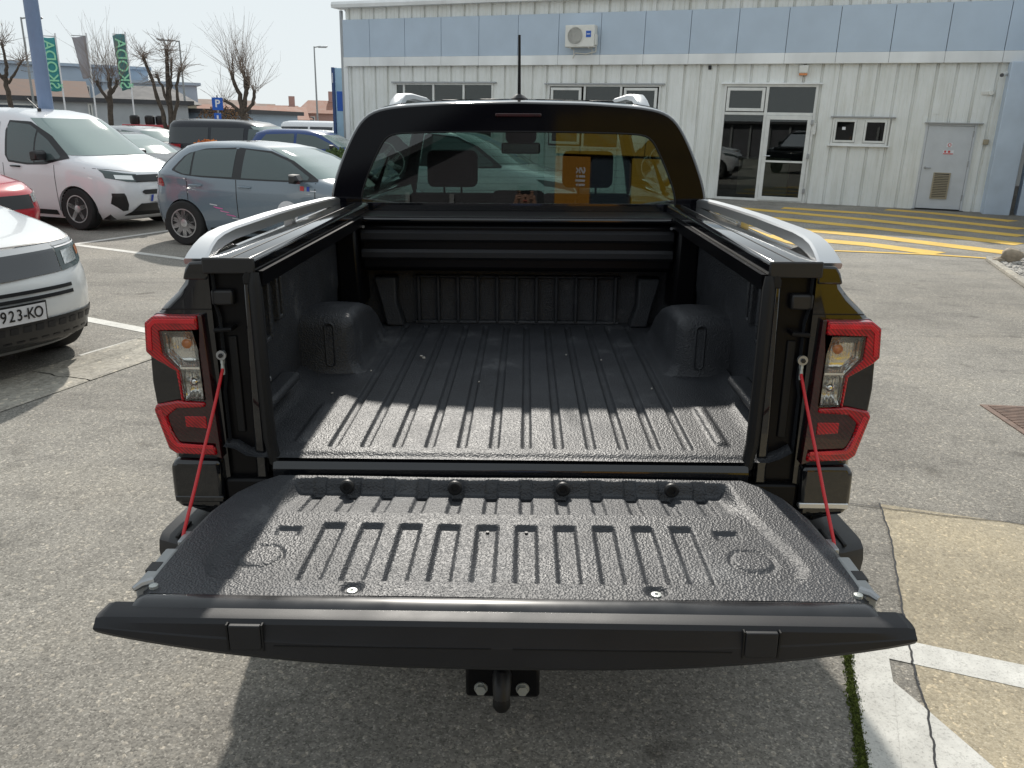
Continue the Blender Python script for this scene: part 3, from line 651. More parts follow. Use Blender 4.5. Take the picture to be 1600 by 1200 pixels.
# rails of the roller cover along the bed, silver side rails
SEC = [(.775, 1.392), (.80, 1.396), (.825, 1.392), (.838, 1.375), (.848, 1.345), (.872, 1.315), (.905, 1.285), (.928, 1.262), (.942, 1.20), (.946, 1.12), (.940, 1.02), (.930, .90), (.930, .80), (.925, .74), (.905, .70), (.86, .685)]
for s in (-1, 1):
    side = MB(); rings = []
    for y, ins in ((.030, .030), (.034, .016), (.046, .005), (.066, 0), (.9, 0), (1.625, .0)):
        rings.append([(s*(x-ins if x > .80 else x), y, z-ins*.4*(1 if z > 1.2 else -.3)) for x, z in SEC]+[(s*.775, y, .70)])
    side.loft(rings, caps=True, closed=True)
    side.build('bed_side', 'black_paint', TR, smooth=True, sharp=28)
    rl = empty('cover_rail', parent=TR)
    MB().prism([(s*.655, 1.372), (s*.655, 1.400), (s*.665, 1.408), (s*.775, 1.406), (s*.785, 1.398), (s*.785, 1.372)], .028, 1.60, 'y').build('rail_profile', 'black_paint', rl, bevel=.003)
    box('rail_groove', s*.712-.002, s*.712+.002, .03, 1.58, 1.4072, 1.4085, 'rubber', rl)
    box('rail_end_cap', min(s*.65, s*.785), max(s*.65, s*.785), .018, .027, 1.368, 1.409, 'black_trim', rl, bevel=.004)
    MB().prism([(s*.645, 1.33), (s*.66, 1.33), (s*.66, 1.371), (s*.64, 1.371)], .05, 1.56, 'y').build('rail_lip', 'black_inner', rl)
    path = [(.050, 1.402, .812), (.070, 1.415, .812), (.105, 1.430, .812), (.15, 1.442, .813), (.21, 1.450, .814), (.30, 1.454, .815), (.7, 1.453, .815), (1.1, 1.446, .815), (1.45, 1.437, .815), (1.60, 1.431, .815), (1.635, 1.425, .815)]
    rings = []
    for i, (y, z, x) in enumerate(path):
        wd = .026 if i > 2 else .032-.002*i; h = .034 if i > 2 else .020+.005*i
        q = [(-wd, -h), (-wd, -.006), (-wd+.005, 0), (wd-.005, 0), (wd, -.006), (wd, -h)]
        a, b = path[max(i-1, 0)], path[min(i+1, len(path)-1)]; dy, dz = b[0]-a[0], b[1]-a[1]; L = math.hypot(dy, dz)
        ty, tz = dy/L, dz/L
        rings.append([(s*(x+u_q), y-tz*w_q, z+ty*w_q) for u_q, w_q in q])
    ra = MB().loft(rings).build('side_rail', 'satin_rail', TR, smooth=True, sharp=24)
    MB().prism([(.07, 1.393), (.10, 1.393), (.34, 1.393), (.22, 1.425), (.15, 1.418)], s*.795, s*.828, 'x').build('rail_foot', 'black_trim', ra)
    box('rail_stay', min(s*.80, s*.828), max(s*.80, s*.828), .90, .95, 1.385, 1.43, 'satin_rail', ra); box('rail_front_foot', min(s*.79, s*.835), max(s*.79, s*.835), 1.56, 1.63, 1.385, 1.42, 'black_trim', ra)
    # corner cap under the rail end
    MB().prism([(s*.775, 1.350), (s*.843, 1.350), (s*.834, 1.378), (s*.822, 1.396), (s*.775, 1.398)], .0275, .080, 'y').build('corner_cap', 'black_paint', TR, bevel=.006)
    box('panel_gap', min(s*.776, s*.905), max(s*.776, s*.905), .0285, .032, 1.272, 1.275, 'rubber', TR)
    # rear post inside the lamp with seal, striker and drain
    post = empty('rear_post', parent=TR)
    MB().prism([(s*.668, 1.395), (s*.778, 1.395), (s*.790, 1.25), (s*.790, .72), (s*.668, .72)], .045, .10, 'y').build('post_face', 'black_inner', post, bevel=.008)
    MB().prism([(s*.668, 1.36), (s*.685, 1.36), (s*.70, .80), (s*.668, .80)], .022, .046, 'y').build('post_flange', 'black_paint', post, bevel=.006)
    box('striker_bracket', min(s*.715, s*.772), max(s*.715, s*.772), .022, .046, 1.285, 1.325, 'black_trim', post, bevel=.006)
    MB().tube([(s*.725, .045, 1.225), (s*.725, .012, 1.225), (s*.765, .012, 1.222), (s*.765, .045, 1.222)], .006, 8).build('striker', 'black_inner', post, smooth=True)
    box('striker_plate', min(s*.722, s*.745), max(s*.722, s*.745), .038, .0445, .93, 1.20, 'rubber', post, bevel=.003)
    MB().tube([(s*.652, .022, 1.372), (s*.652, .016, 1.34), (s*.652, .015, 1.1), (s*.650, .015, .92), (s*.640, .013, .855), (s*.615, .01, .838)], [.010, .016, .017, .017, .016, .012], 10).build('door_seal', 'rubber', TR, smooth=True)
    # seal bead wrinkles
    MB().prism([(s*.655, 1.36), (s*.672, 1.385), (s*.685, 1.36), (s*.685, 1.34), (s*.655, 1.34)], .018, .03, 'y').build('seal_end', 'rubber', TR, bevel=.005)
    # tail lamp
    tl = empty('tail_lamp', parent=TR)
    def poly(name, pts, y0, y1, m, bev=.004, par=tl, sg_=3): return MB().prism([(s*x, z) for x, z in pts], y0, y1, 'y').build(name, m, par, bevel=bev, seg=sg_)
    poly('housing', [(.797, 1.262), (.925, 1.262), (.943, 1.245), (.948, 1.16), (.938, 1.145), (.895, 1.115), (.892, 1.05), (.945, 1.022), (.948, 1.005), (.922, .885), (.910, .872), (.785, .862)], .030, .085, 'smoked_lens')
    poly('smoked_panel', [(.797, 1.262), (.808, 1.262), (.808, 1.222), (.814, 1.17), (.812, 1.03), (.885, 1.028), (.925, 1.015), (.925, .96), (.905, .905), (.785, .862)], .0105, .031, 'smoked_lens', .002)
    poly('red_band', [(.808, 1.260), (.922, 1.260), (.945, 1.243), (.951, 1.165), (.937, 1.150), (.878, 1.112), (.874, 1.03), (.866, 1.03), (.868, 1.116), (.908, 1.160), (.910, 1.222), (.808, 1.224)], .003, .088, 'red_lens', .007)
    poly('red_band', [(.812, 1.026), (.885, 1.030), (.944, 1.019), (.951, 1.003), (.925, .892), (.906, .878), (.795, .874), (.798, .898), (.895, .908), (.912, .945), (.918, .985), (.890, 1.008), (.812, 1.012)], .003, .088, 'red_lens', .006)
    rv = []; nxr, nzr = 41, 24                       # fluted bowl of the lamp
    for a_i in range(nxr):
        for b_i in range(nzr):
            zz = 1.036+(1.219-1.036)*b_i/(nzr-1); xa = .8155 if zz < 1.17 else .8155+(zz-1.17)*.18; xb = float(np.interp(zz, [1.03, 1.118, 1.162, 1.22], [.862, .866, .902, .904])); xx = xa+(xb-xa)*a_i/(nxr-1)
            up_ = zz > 1.121; dd = min(abs(zz-1.121), abs(1.219-zz), abs(zz-1.036), xx-xa+.001, xb-xx+.001)
            rv.append((s*xx, .0075+min(.02, dd*1.3)+.0012*math.sin(xx*(900 if up_ else 620))*(dd > .004)+(.0008*math.sin(zz*700) if up_ else 0), zz))
    mesh('reflector', rv, grid_faces(nxr, nzr), 'reflector', tl, smooth=True, sharp=60)
    poly('clear_cover', [(.908, 1.222), (.822, 1.222), (.812, 1.17), (.812, 1.032), (.864, 1.032), (.868, 1.116), (.906, 1.160)], .0025, .0045, 'lens_clear', 0)
    for (bx, bz, br, bm_) in ((.845, 1.185, .013, 'orange_lens'), (.838, 1.080, .012, 'chrome')):
        MB().lathe([(br*.2, .008), (br*.7, .0095), (br, .013), (br*.9, .024)], (s*bx, 0, bz), 'y', 14).build('bulb', bm_, tl, smooth=True)
    box('divider', min(s*.815, s*.866), max(s*.815, s*.866), .005, .0085, 1.118, 1.124, 'chrome', tl)
    poly('light_guide', [(.812, 1.254), (.920, 1.254), (.938, 1.238), (.944, 1.170), (.932, 1.168), (.927, 1.231), (.916, 1.241), (.812, 1.241)], .0005, .004, 'bright_lens', .0015)
    poly('light_guide', [(.801, .893), (.900, .899), (.914, .912), (.941, 1.002), (.930, 1.006), (.906, .920), (.896, .909), (.801, .904)], .0005, .004, 'bright_lens', .0015)
    poly('inner_lamp', [(.815, .985), (.872, .985), (.872, .955), (.815, .950)], .0085, .0118, 'red_lens', .002)
    poly('side_insert', [(.943, 1.156), (.90, 1.132), (.877, 1.112), (.874, 1.03), (.885, 1.029), (.944, 1.016), (.947, 1.08)], .011, .09, 'black_paint')
    # bumper corner below the lamp
    lw = MB().prism([(s*.79, .858), (s*.912, .862), (s*.930, .84), (s*.932, .74), (s*.915, .715), (s*.79, .705)], .006, .12, 'y').build('lower_corner', 'black_paint', TR, bevel=.014, seg=3)
    box('corner_strip', min(s*.79, s*.925), max(s*.79, s*.925), .0035, .03, .735, .752, 'satin_rail' if s > 0 else 'black_paint', lw, bevel=.003)
    # tailgate cable
    cb = empty('tailgate_cable', parent=TR)
    MB().tube([(s*.760, .020, 1.115), (s*.7585, -.045, 1.058), (s*.7565, -.12, .998), (s*.7545, -.19, .944), (s*.752, -.25, .898), (s*.748, -.345, .831), (s*.747, -.36, .815)], .0042, 8).build('sheath', 'red_cable', cb, smooth=True)
    MB().tube([(s*.761, .030, 1.142), (s*.7606, .026, 1.130), (s*.7604, .0245, 1.127), (s*.760, .020, 1.106), (s*.7598, .0175, 1.100)], [.0062, .0062, .0048, .0060, .0052], 10).build('ferrule', 'zinc', cb, smooth=True); MB().lathe([(.013, .020), (.013, .029), (.005, .029)], (s*.761, 0, 1.152), 'y', 16).build('eyelet', 'steel', cb); MB().lathe([(.006, .014), (.006, .022)], (s*.761, 0, 1.152), 'y', 6).build('bolt_head', 'black_trim', cb)
# sill at the rear of the bed
MB().prism([(-.012, .795), (-.014, .842), (-.006, .858), (.008, .866), (.022, .868), (.030, .872), (.05, .872), (.05, .795)], -.640, .640, 'x').build('rear_sill', 'black_paint', TR, smooth=True, sharp=50)
box('rear_crossmember', -.79, .79, .02, .08, .68, .80, 'black_inner', TR, bevel=.01); box('hinge_rail', -.66, .66, -.035, .02, .770, .783, 'black_paint', TR, bevel=.004)
for i, (x, y) in enumerate(((-.36, .98), (-.35, .955), (-.52, .78), (.33, .95), (.20, 1.02), (-.12, .66), (.47, .60), (-.60, .52))):
    pv, pf = rock_mesh(.0035 if i > 1 else .006, 30+i); mesh('crumb', [(a+x, b+y, c+.884) for a, b, c in pv], pf, 'gravel', BL)
# ------------------------------------------------ tailgate
TG = empty('tailgate', parent=TR)
def tg_surface():
    us = np.linspace(-1, 1, 381); ys = np.concatenate([np.linspace(-.058, -.11, 18), np.linspace(-.114, -.30, 40), np.linspace(-.303, -.33, 10), np.linspace(-.336, -.54, 34), np.linspace(-.545, -.625, 26)])
    wo_ = np.interp(-ys, [.05, .058, .10, .16, .25, .40, .54, .60, .63], [.60, .625, .665, .700, .722, .733, .735, .725, .715])
    U, Y = np.meshgrid(us, ys, indexing='ij'); X = U*wo_[None, :]; Z = np.full(X.shape, .846)
    AX = np.abs(X)
    wp = np.interp(-Y, [.05, .20, .32, .42, .50, .60], [.572, .588, .612, .634, .645, .648])
    dx = wp-AX; dy = Y+.568; r = .085
    d = np.where((dx < r) & (dy < r), r-np.hypot(np.maximum(r-dx, 0), np.maximum(r-dy, 0)), np.minimum(dx, dy))
    wid = np.where(dy < dx, .008, .030)
    Z -= .008*sstep(0, 1, d/wid)*sstep(-.075, -.095, Y)
    # strip next to the hinge
    edge = (1-sstep(.535, .575, AX))
    ramp_ = np.clip((Y+.252)/(.252-.10), 0, 1)
    Z -= .026*edge*sstep(-.072, -.093, Y)*ramp_
    for k in range(-7, 7):
        c = .045+.09*k
        if abs(c) < .56:
            Z -= .008*(1-sstep(.012, .017, np.abs(X-c)))*(Y < -.072)*sstep(-.250, -.242, Y)*edge
        # pressed blocks on the wall between slots
            Z -= .006*(1-sstep(.014, .020, np.abs(X-c)))*sstep(-.066, -.074, Y)*sstep(-.13, -.10, Y)*edge
    for k in range(-5, 5):
        c = .045+.09*k
        Z -= .011*(1-sstep(.019, .0275, np.abs(X-c)))*sstep(-.302, -.312, Y)*sstep(-.572, -.562, Y)
    Z -= .0018*(1-sstep(.0008, .0022, np.abs(Y+.255)))*(AX < .60)
    for s in (-1, 1):
        rr = np.hypot(X-s*.532, Y+.462)
        Z -= .0045*(1-sstep(.002, .006, np.abs(rr-.046)))
        Z += .002*(1-sstep(.040, .046, rr))
        q = np.maximum(np.abs(X-s*.505)-.030, np.abs(Y+.345)-.022); Z -= .009*(1-sstep(-.010, .002, q))
        rr = np.hypot(X-s*.305, Y+.594); Z -= .010*(1-sstep(.010, .028, rr))
    Z -= .012*sstep(.975, 1., np.abs(U))
    Z += .001*np.sin(X*9+Y*5)
    n, m = X.shape
    v = [tuple(p) for p in np.stack([X, Y, Z], -1).reshape(-1, 3)]; f = grid_faces(n, m)
    # skirt down to the outer skin
    bnd = [i*m for i in range(n)]+[(n-1)*m+j for j in range(1, m)]+[i*m+m-1 for i in range(n-2, -1, -1)]+[j for j in range(m-2, 0, -1)]
    o = len(v); v += [(v[i][0], v[i][1], .770) for i in bnd]; nb = len(bnd)
    f += [(bnd[i], bnd[(i+1) % nb], o+(i+1) % nb, o+i) for i in range(nb)]
    return v, f
v, f = tg_surface(); tp = mesh('gate_liner', v, f, 'liner', TG, smooth=True, sharp=80)
for x in (-.42, -.14, .14, .42):
    MB().lathe([(.019, -.098), (.019, -.106), (.015, -.109), (.009, -.109), (.009, -.104)], (x, 0, .836), 'y', 18).build('hinge_screw', 'black_trim', TG, smooth=True)
for x in (-.305, .305): MB().lathe([(.010, .834), (.010, .839), (.004, .8395), (.004, .837)], (x, -.594, 0), 'z', 14).build('screw', 'zinc', TG)
for x in (-.045, .045): MB().lathe([(.004, .826), (.004, .830)], (x, -.325, 0), 'z', 10).build('rivet', 'black_trim', TG)
# painted lip of the gate
lip = [(-.622, .835), (-.626, .846), (-.636, .850), (-.652, .850), (-.668, .846), (-.681, .837), (-.688, .824), (-.680, .815), (-.62, .815)]
lp = MB(); rings = []
for x in (-.722, -.716, -.70, 0, .70, .716, .722):
    k = .0 if abs(x) < .71 else (.003 if abs(x) < .72 else .012); rings.append([(x, y, z-k) for y, z in lip])
lp.loft(rings).build('gate_lip', mat('gate_paint', (.012, .0125, .015), .32, coat=.3, var=.25, scale=14, spec=.4), TG, smooth=True, sharp=50)
box('gate_gap', -.735, .735, -.690, -.684, .838, .8435, 'rubber', TG)
# plastic top cap of the gate
rings = []
for x in np.concatenate([[-.768, -.763], np.linspace(-.755, .755, 41), [.763, .768]]):
    ax_ = abs(x); zb = float(np.interp(ax_, [0, .2, .35, .47, .56, .64, .70, .75, .768], [.742, .744, .751, .762, .773, .786, .797, .808, .814]))
    e = 0 if ax_ < .762 else .004
    zt = .846-e*.6
    rings.append([(x, -.650, zt-.004), (x, -.6915, zt), (x, -.704, zt-.002), (x, -.711, zt-.010), (x, -.7155, zb+.55*(zt-zb)), (x, -.7175, zb+.50*(zt-zb)), (x, -.7185, zb+.012), (x, -.712, zb+.002), (x, -.700, zb), (x, -.650, zb+.002)])
cp = MB().loft(rings).build('gate_cap', 'cap_plastic', TG, smooth=True, sharp=16)
for s in (-1, 1):
    pl = MB().prism([(s*.452, .838), (s*.512, .838), (s*.512, .790), (s*.508, .786), (s*.456, .786), (s*.452, .790)], -.7205, -.708, 'y').build('cap_cover', 'cap_plastic', cp, bevel=.002)
    for (a, b) in (((.449, .840), (.449, .784)), ((.515, .840), (.515, .784))):
        box('cover_gap', min(s*a[0], s*b[0])-.0015, max(s*a[0], s*b[0])+.0015, -.7200, -.708, b[1], a[1], 'rubber', cp)
    box('cap_crease', -.43 if s < 0 else .02, -.02 if s < 0 else .43, -.7188, -.71, .7935, .7955, 'rubber', cp)
    # latch hardware on the gate's edge
    box('latch_plate', min(s*.715, s*.742), max(s*.715, s*.742), -.60, -.45, .775, .8475, 'steel', TG, bevel=.004).data.materials[0] = MAT['galv']
    box('latch_opening', min(s*.722, s*.745), max(s*.722, s*.745), -.545, -.51, .828, .8485, 'black_trim', TG)
    MB().tube([(s*.712, -.585, .848), (s*.728, -.600, .850), (s*.738, -.613, .846)], [.010, .008, .006], 8).build('latch_pin', 'steel', TG, smooth=True)
    MB().lathe([(.009, .846), (.009, .852), (.004, .853)], (s*.700, -.606, 0), 'z', 10).build('latch_bolt', 'zinc', TG)
    box('cable_bracket', min(s*.728, s*.748), max(s*.728, s*.748), -.385, -.335, .80, .828, 'steel', TG, bevel=.003)
box('gate_skin', -.69, .69, -.655, -.07, .775, .80, 'black_paint', TG, bevel=.008)
# ------------------------------------------------ bumper, hitch, frame
bm_ = empty('rear_bumper', parent=TR)
rings = []
for x, y0, zt in ((-.962, -.02, .655), (-.95, -.075, .668), (-.88, -.115, .675), (-.5, -.15, .675), (0, -.155, .675), (.5, -.15, .675), (.88, -.115, .675), (.95, -.075, .668), (.962, -.02, .655)):
    rings.append([(x, .16, zt-.01), (x, y0+.03, zt), (x, y0+.008, zt-.012), (x, y0, zt-.04), (x, y0+.02, .50), (x, .16, .48)])
MB().loft(rings).build('bumper_bar', 'black_trim', bm_, smooth=True, sharp=35)
for s in (-1, 1):
    for k in range(4): box('step_rib', min(s*(.78+k*.035), s*(.79+k*.035)), max(s*(.78+k*.035), s*(.79+k*.035)), -.09, .0, .672, .679, 'rubber', bm_, bevel=.002)
hi = empty('tow_hitch', parent=TR)
box('hitch_plate', -.100, .082, -.352, -.334,   .388, .48, 'black_inner', hi, bevel=.012)
box('hitch_arm', -.05, .05, -.34, .1, .40, .47, 'black_inner', hi, bevel=.01)
for x in (-.062, .040):
    MB().lathe([(.0165, -.352), (.0165, -.356)], (x, 0, .418), 'y', 20).build('washer', 'zinc', hi)
    MB().lathe([(.0135, -.356), (.0135, -.366)], (x, 0, .418), 'y', 6).build('bolt', 'zinc', hi)
MB().tube([(-.010, -.34, .455), (-.010, -.372, .46), (-.010, -.395, .44), (-.010, -.40, .420)], [.024, .023, .021, .019], 12).build('ball_neck', 'black_trim', hi, smooth=True)
MB().lathe([(.004, .392), (.016, .396), (.022, .408), (.020, .424), (.014, .435)], (-.010, -.400, 0), 'z', 16).build('ball_cover', 'rubber', hi, smooth=True)
box('chassis', -.45, .45, .1, 5.0, .45, .68, 'black_trim', TR); 
def make_wheel(name, R, w, rim, parent, loc, spokes=5, rz=0., tm='tyre', style='twin'):
    """wheel turning about local y, outer face towards -y"""
    wh = empty(name, loc, rz, parent)
    p = [(R*.62, -w*.46), (R*.80, -w*.52), (R*.93, -w*.50), (R*.985, -w*.40), (R, -w*.25), (R, w*.25), (R*.985, w*.40), (R*.93, w*.5), (R*.62, w*.46)]
    MB().lathe(p, (0, 0, 0), 'y', 40).build('tyre', tm, wh, smooth=True, sharp=40)
    mb = MB().lathe([(R*.64, -w*.44), (R*.645, -w*.49), (R*.60, -w*.49), (R*.58, -w*.30), (R*.58, w*.3)], (0, 0, 0), 'y', 40)
    for k in range(spokes):
        a = 2*math.pi*k/spokes+.3
        for dd in ((-.11, .11) if style == 'twin' else (0,)):
            hw = .045*R if style == 'twin' else .085*R
            q = []
            for r_k, ww in ((R*.12, hw*1.3), (R*.60, hw*1.0)):
                for sg_ in (-1, 1):
                    aa = a+dd*(r_k/R)*1.2; q.append((r_k*math.cos(aa)-sg_*ww*math.sin(aa), r_k*math.sin(aa)+sg_*ww*math.cos(aa)))
            q = [q[0], q[1], q[3], q[2]]
            mb.add([(x, -w*.46, z) for x, z in q]+[(x, -w*.34, z) for x, z in q], [(0, 1, 2, 3), (4, 5, 6, 7), (0, 1, 5, 4), (1, 2, 6, 5), (2, 3, 7, 6), (3, 0, 4, 7)])
    mb.lathe([(R*.17, -w*.34), (R*.17, -w*.47), (R*.10, -w*.49)], (0, 0, 0), 'y', 20)
    mb.build('rim', rim, wh, smooth=True, sharp=30)
    MB().lathe([(R*.57, -w*.20), (R*.57, -w*.16)], (0, 0, 0), 'y', 30).build('brake_shield', 'car_black', wh)
    return wh
for y in (1.07, 4.34):
    for s in (-1, 1): make_wheel('wheel', .385, .255, 'alloy', TR, (s*.80, y, .385), 6, math.pi/2*s)
# ------------------------------------------------ cab
CAB = empty('cab', parent=TR)
half = [(.845, 1.30), (.850, 1.40), (.838, 1.47), (.800, 1.57), (.760, 1.655), (.722, 1.722), (.690, 1.765), (.655, 1.790), (.60, 1.806), (.50, 1.818), (.30, 1.830), (0, 1.835)]
def smooth_half(h, n=46):
    h = np.array(h); d = np.concatenate([[0], np.cumsum(np.hypot(*np.diff(h, axis=0).T))]); t = np.linspace(0, d[-1], n)
    q = np.stack([np.interp(t, d, h[:, 0]), np.interp(t, d, h[:, 1])], -1)
    for _ in range(3): q[1:-1] = .25*q[:-2]+.5*q[1:-1]+.25*q[2:]
    return [tuple(p) for p in q]
H = smooth_half(half)
outer = [(x, z) for x, z in H]+[(-x, z) for x, z in H[::-1][1:]]            # right bottom -> top -> left bottom
whalf = [(.70, 1.402), (.702, 1.42), (.688, 1.47), (.650, 1.56), (.605, 1.645), (.590, 1.672), (.572, 1.690), (.545, 1.698), (.45, 1.703), (.2, 1.708), (0, 1.709)]
HW = smooth_half(whalf); inner = [(x, z) for x, z in HW]+[(-x, z) for x, z in HW[::-1][1:]]
inner = inner[:1]+inner[1:-1]+inner[-1:]
LEAN = math.tan(math.radians(3.9))
def ry(z, x=0): return 1.650+LEAN*(z-1.40)+.03*(x/.85)**2
def ringp(pts, off, sc=1., dz=0): return [(x*sc, ry(z, x)+off, z+dz) for x, z in pts]
# outer shell swept forward from the rear face
rings = [ringp(outer, .004, .985, -.010), ringp(outer, .010, .993, -.004), ringp(outer, .028, 1., 0)]
for y, sc, dz in ((.12, 1.004, .008), (.30, 1.006, .018)): rings.append([(x*sc, ry(z)+y, z+dz*(z > 1.6)) for x, z in outer])
MB().loft(rings, caps=False, closed=False).build('cab_shell', 'black_paint', CAB, smooth=True, sharp=50)
# rear face around the glass
n = len(outer); v = ringp(outer, .004, .985, -.010)+ringp(inner, .006)
fc = [(i, i+1, n+i+1, n+i) for i in range(n-1)]
v2 = [(-.845, ry(1.30), 1.20), (.845, ry(1.30), 1.20)]
mesh('rear_panel', v+[(x, ry(1.40, x)+.004, 1.402) for x in (0,)], fc, mat('frit_black', (.003, .003, .005), .08, spec=.14), CAB, smooth=True, sharp=60)
box('lower_panel', -.84, .84, ry(1.3)+.004, ry(1.3)+.03, .9, 1.404, 'black_paint', CAB)
MB().tube([(x*1.003, ry(z, x)+.003, z) for x, z in inner]+[(inner[0][0]*1.003, ry(1.402, .7)+.003, 1.402)], .004, 6, caps=False).build('window_seal', 'rubber', CAB, smooth=True)
nn = len(inner); rows = []
for k in range(7):
    rows.append([(x*1.0*(1-k/6.)+0, ry(1.40+(z-1.40)*1, x*(1-k/6.))+.0055, z) for x, z in inner]) 
# glass: horizontal strips between the two flanks
gl_v = []; gl_f = []; K = 13
for i, (x, z) in enumerate(HW):
    for k in range(K):
        xx = -x+2*x*k/(K-1); gl_v.append((xx, ry(z, xx)+.0055, z))
mesh('rear_window', gl_v, grid_faces(len(HW), K), 'rear_glass', CAB, smooth=True, sharp=180)
for k in range(9):
    zz = 1.43+k*.029; xw = float(np.interp(zz, [p[1] for p in HW], [p[0] for p in HW]))-.03
    MB().tube([(-xw+2*xw*t/10, ry(zz, -xw+2*xw*t/10)+.0085, zz) for t in range(11)], .0005, 4).build('heating_wire', 'black_trim', CAB)
box('brake_lamp', -.10, .10, ry(1.77)-.002, ry(1.77)+.01, 1.770, 1.785, 'smoked_lens', CAB, bevel=.003)
# roof
rr_ = []
for y, sc, zo in ((1.93, 1.006, .018), (2.3, 1.0, .026), (2.8, .985, .028), (3.2, .955, .018), (3.45, .92, -.01), (3.55, .90, -.035)):
    rr_.append([(x*sc, y, z+zo) for x, z in outer if z > 1.70])
MB().loft(rr_, caps=False, closed=False).build('roof', 'black_paint', CAB, smooth=True, sharp=50)
lin = MB().box(-.60, .60, 1.72, 3.4, 1.745, 1.755); lin.build('headliner', 'seat', CAB)
for s in (-1, 1):
    # lower body, doors, pillars
    MB().prism([(1.66, .55), (1.66, 1.39), (3.7, 1.37), (3.9, 1.25), (3.9, .5)], s*.76, s*.86, 'x').build('door_panel', 'black_paint', CAB, bevel=.02)
    MB().tube([(s*.845, 2.62, 1.37), (s*.735, 2.66, 1.70), (s*.68, 2.68, 1.775)], .045, 8).build('centre_pillar', 'black_paint', CAB, smooth=True)
    MB().tube([(s*.83, 4.15, 1.18), (s*.76, 3.85, 1.45), (s*.66, 3.53, 1.735)], .038, 8).build('windscreen_pillar', 'black_paint', CAB, smooth=True)
    MB().tube([(s*.785, 1.78, 1.37), (s*.735, 1.80, 1.55), (s*.63, 1.84, 1.74)], .04, 8).build('rear_pillar', 'black_paint', CAB, smooth=True)
    mesh('side_glass', [(s*.82, 1.97, 1.37), (s*.82, 4.1, 1.33), (s*.66, 3.5, 1.745), (s*.66, 1.97, 1.745)], [(0, 1, 2, 3)], 'privacy_glass', CAB)
    box('mirror', min(s*.92, s*1.08), max(s*.92, s*1.08), 3.72, 3.84, 1.22, 1.42, 'black_paint', CAB, bevel=.04, seg=3)
    # front fender
    MB().prism([(3.85, .55), (3.85, 1.24), (4.4, 1.16), (5.15, 1.08), (5.2, .6)], s*.60, s*.92, 'x').build('front_fender', 'black_paint', CAB, bevel=.05, seg=3)
    rl_ = empty('roof_rail', parent=TR)
    pth = [(s*.585, 1.96, 1.822), (s*.575, 2.0, 1.855), (s*.57, 2.08, 1.878), (s*.565, 2.3, 1.888), (s*.56, 2.9, 1.888), (s*.555, 3.15, 1.87), (s*.55, 3.25, 1.83)]
    rings = []
    for (x, y, z), h in zip(pth, (.03, .034, .03, .026, .026, .028, .03)): rings.append([(x-.030, y, z-h), (x-.026, y, z-.006), (x-.018, y, z), (x+.018, y, z), (x+.026, y, z-.006), (x+.030, y, z-h)])
    MB().loft(rings).build('rail_bar', 'satin_rail', rl_, smooth=True, sharp=40)
box('bonnet', -.66, .66, 3.95, 5.15, 1.05, 1.17, 'black_paint', CAB, bevel=.05, seg=3); box('front_bumper', -.93, .93, 5.0, 5.3, .45, 1.0, 'black_paint', CAB, bevel=.05, seg=3)
mesh('windscreen', [(-.80, 4.16, 1.18), (.80, 4.16, 1.18), (.64, 3.53, 1.74), (-.64, 3.53, 1.74)], [(0, 1, 2, 3)], 'cab_glass', CAB)
box('dashboard', -.78, .78, 3.55, 4.15, 1.0, 1.19, 'seat', CAB, bevel=.04); box('cab_floor', -.8, .8, 1.7, 4.2, .55, .6, 'seat', CAB)
def seat(x, y, hz, w_=.25, head=.14, tall=1.28):
    st = empty('seat', parent=TR)
    MB().prism([(y, .75), (y+.10, .75), (y+.02, tall), (y-.09, tall), (y-.11, tall-.05)], x-w_, x+w_, 'x').build('backrest', 'seat', st, bevel=.03, seg=3)
    box('headrest', x-head, x+head, y-.10, y, tall+.035, hz, 'seat', st, bevel=.035, seg=3)
    for dx in (-.05, .05): MB().tube([(x+dx, y-.05, tall-.02), (x+dx, y-.05, tall+.06)], .007, 6).build('headrest_post', 'chrome', st)
    box('cushion', x-w_, x+w_, y, y+.5, .75, .92, 'seat', st, bevel=.04)
seat(-.39, 2.85, 1.60, .26, .145, 1.36); seat(.39, 2.85, 1.60, .26, .145, 1.36)
seat(-.40, 1.98, 1.42, .33, .13, 1.30); seat(.40, 1.98, 1.42, .33, .13, 1.30); seat(0, 1.98, 1.44, .06, .13, 1.30)
mi = empty('interior_mirror', parent=TR)
box('mirror_body', -.125, .125, 3.36, 3.39, 1.565, 1.635, 'seat', mi, bevel=.02, seg=3); box('mirror_glass', -.115, .115, 3.355, 3.3595, 1.573, 1.627, 'chrome', mi); box('mirror_mount', -.10, .10, 3.39, 3.47, 1.63, 1.74, 'seat', mi, bevel=.03)
an = empty('aerial', parent=TR)
MB().loft([[(a*math.cos(t)*.045, 2.0+b+math.sin(t)*.06, z) for t in np.linspace(0, 2*math.pi, 16, endpoint=False)] for a, b, z in ((1, 0, 1.835), (.9, .0, 1.855), (.55, .01, 1.868), (.3, .015, 1.874))]).build('aerial_base', 'black_trim', an, smooth=True)
MB().tube([(0, 2.01, 1.87), (0, 1.985, 2.13)], [.008, .0055], 8).build('aerial_mast', 'rubber', an, smooth=True)
for x in (-.30, -.12, .15, .38): box('roof_strip', x-.07, x+.07, 2.05, 3.1, 1.840-.02*abs(x), 1.858-.02*abs(x), 'black_trim', CAB, bevel=.006)

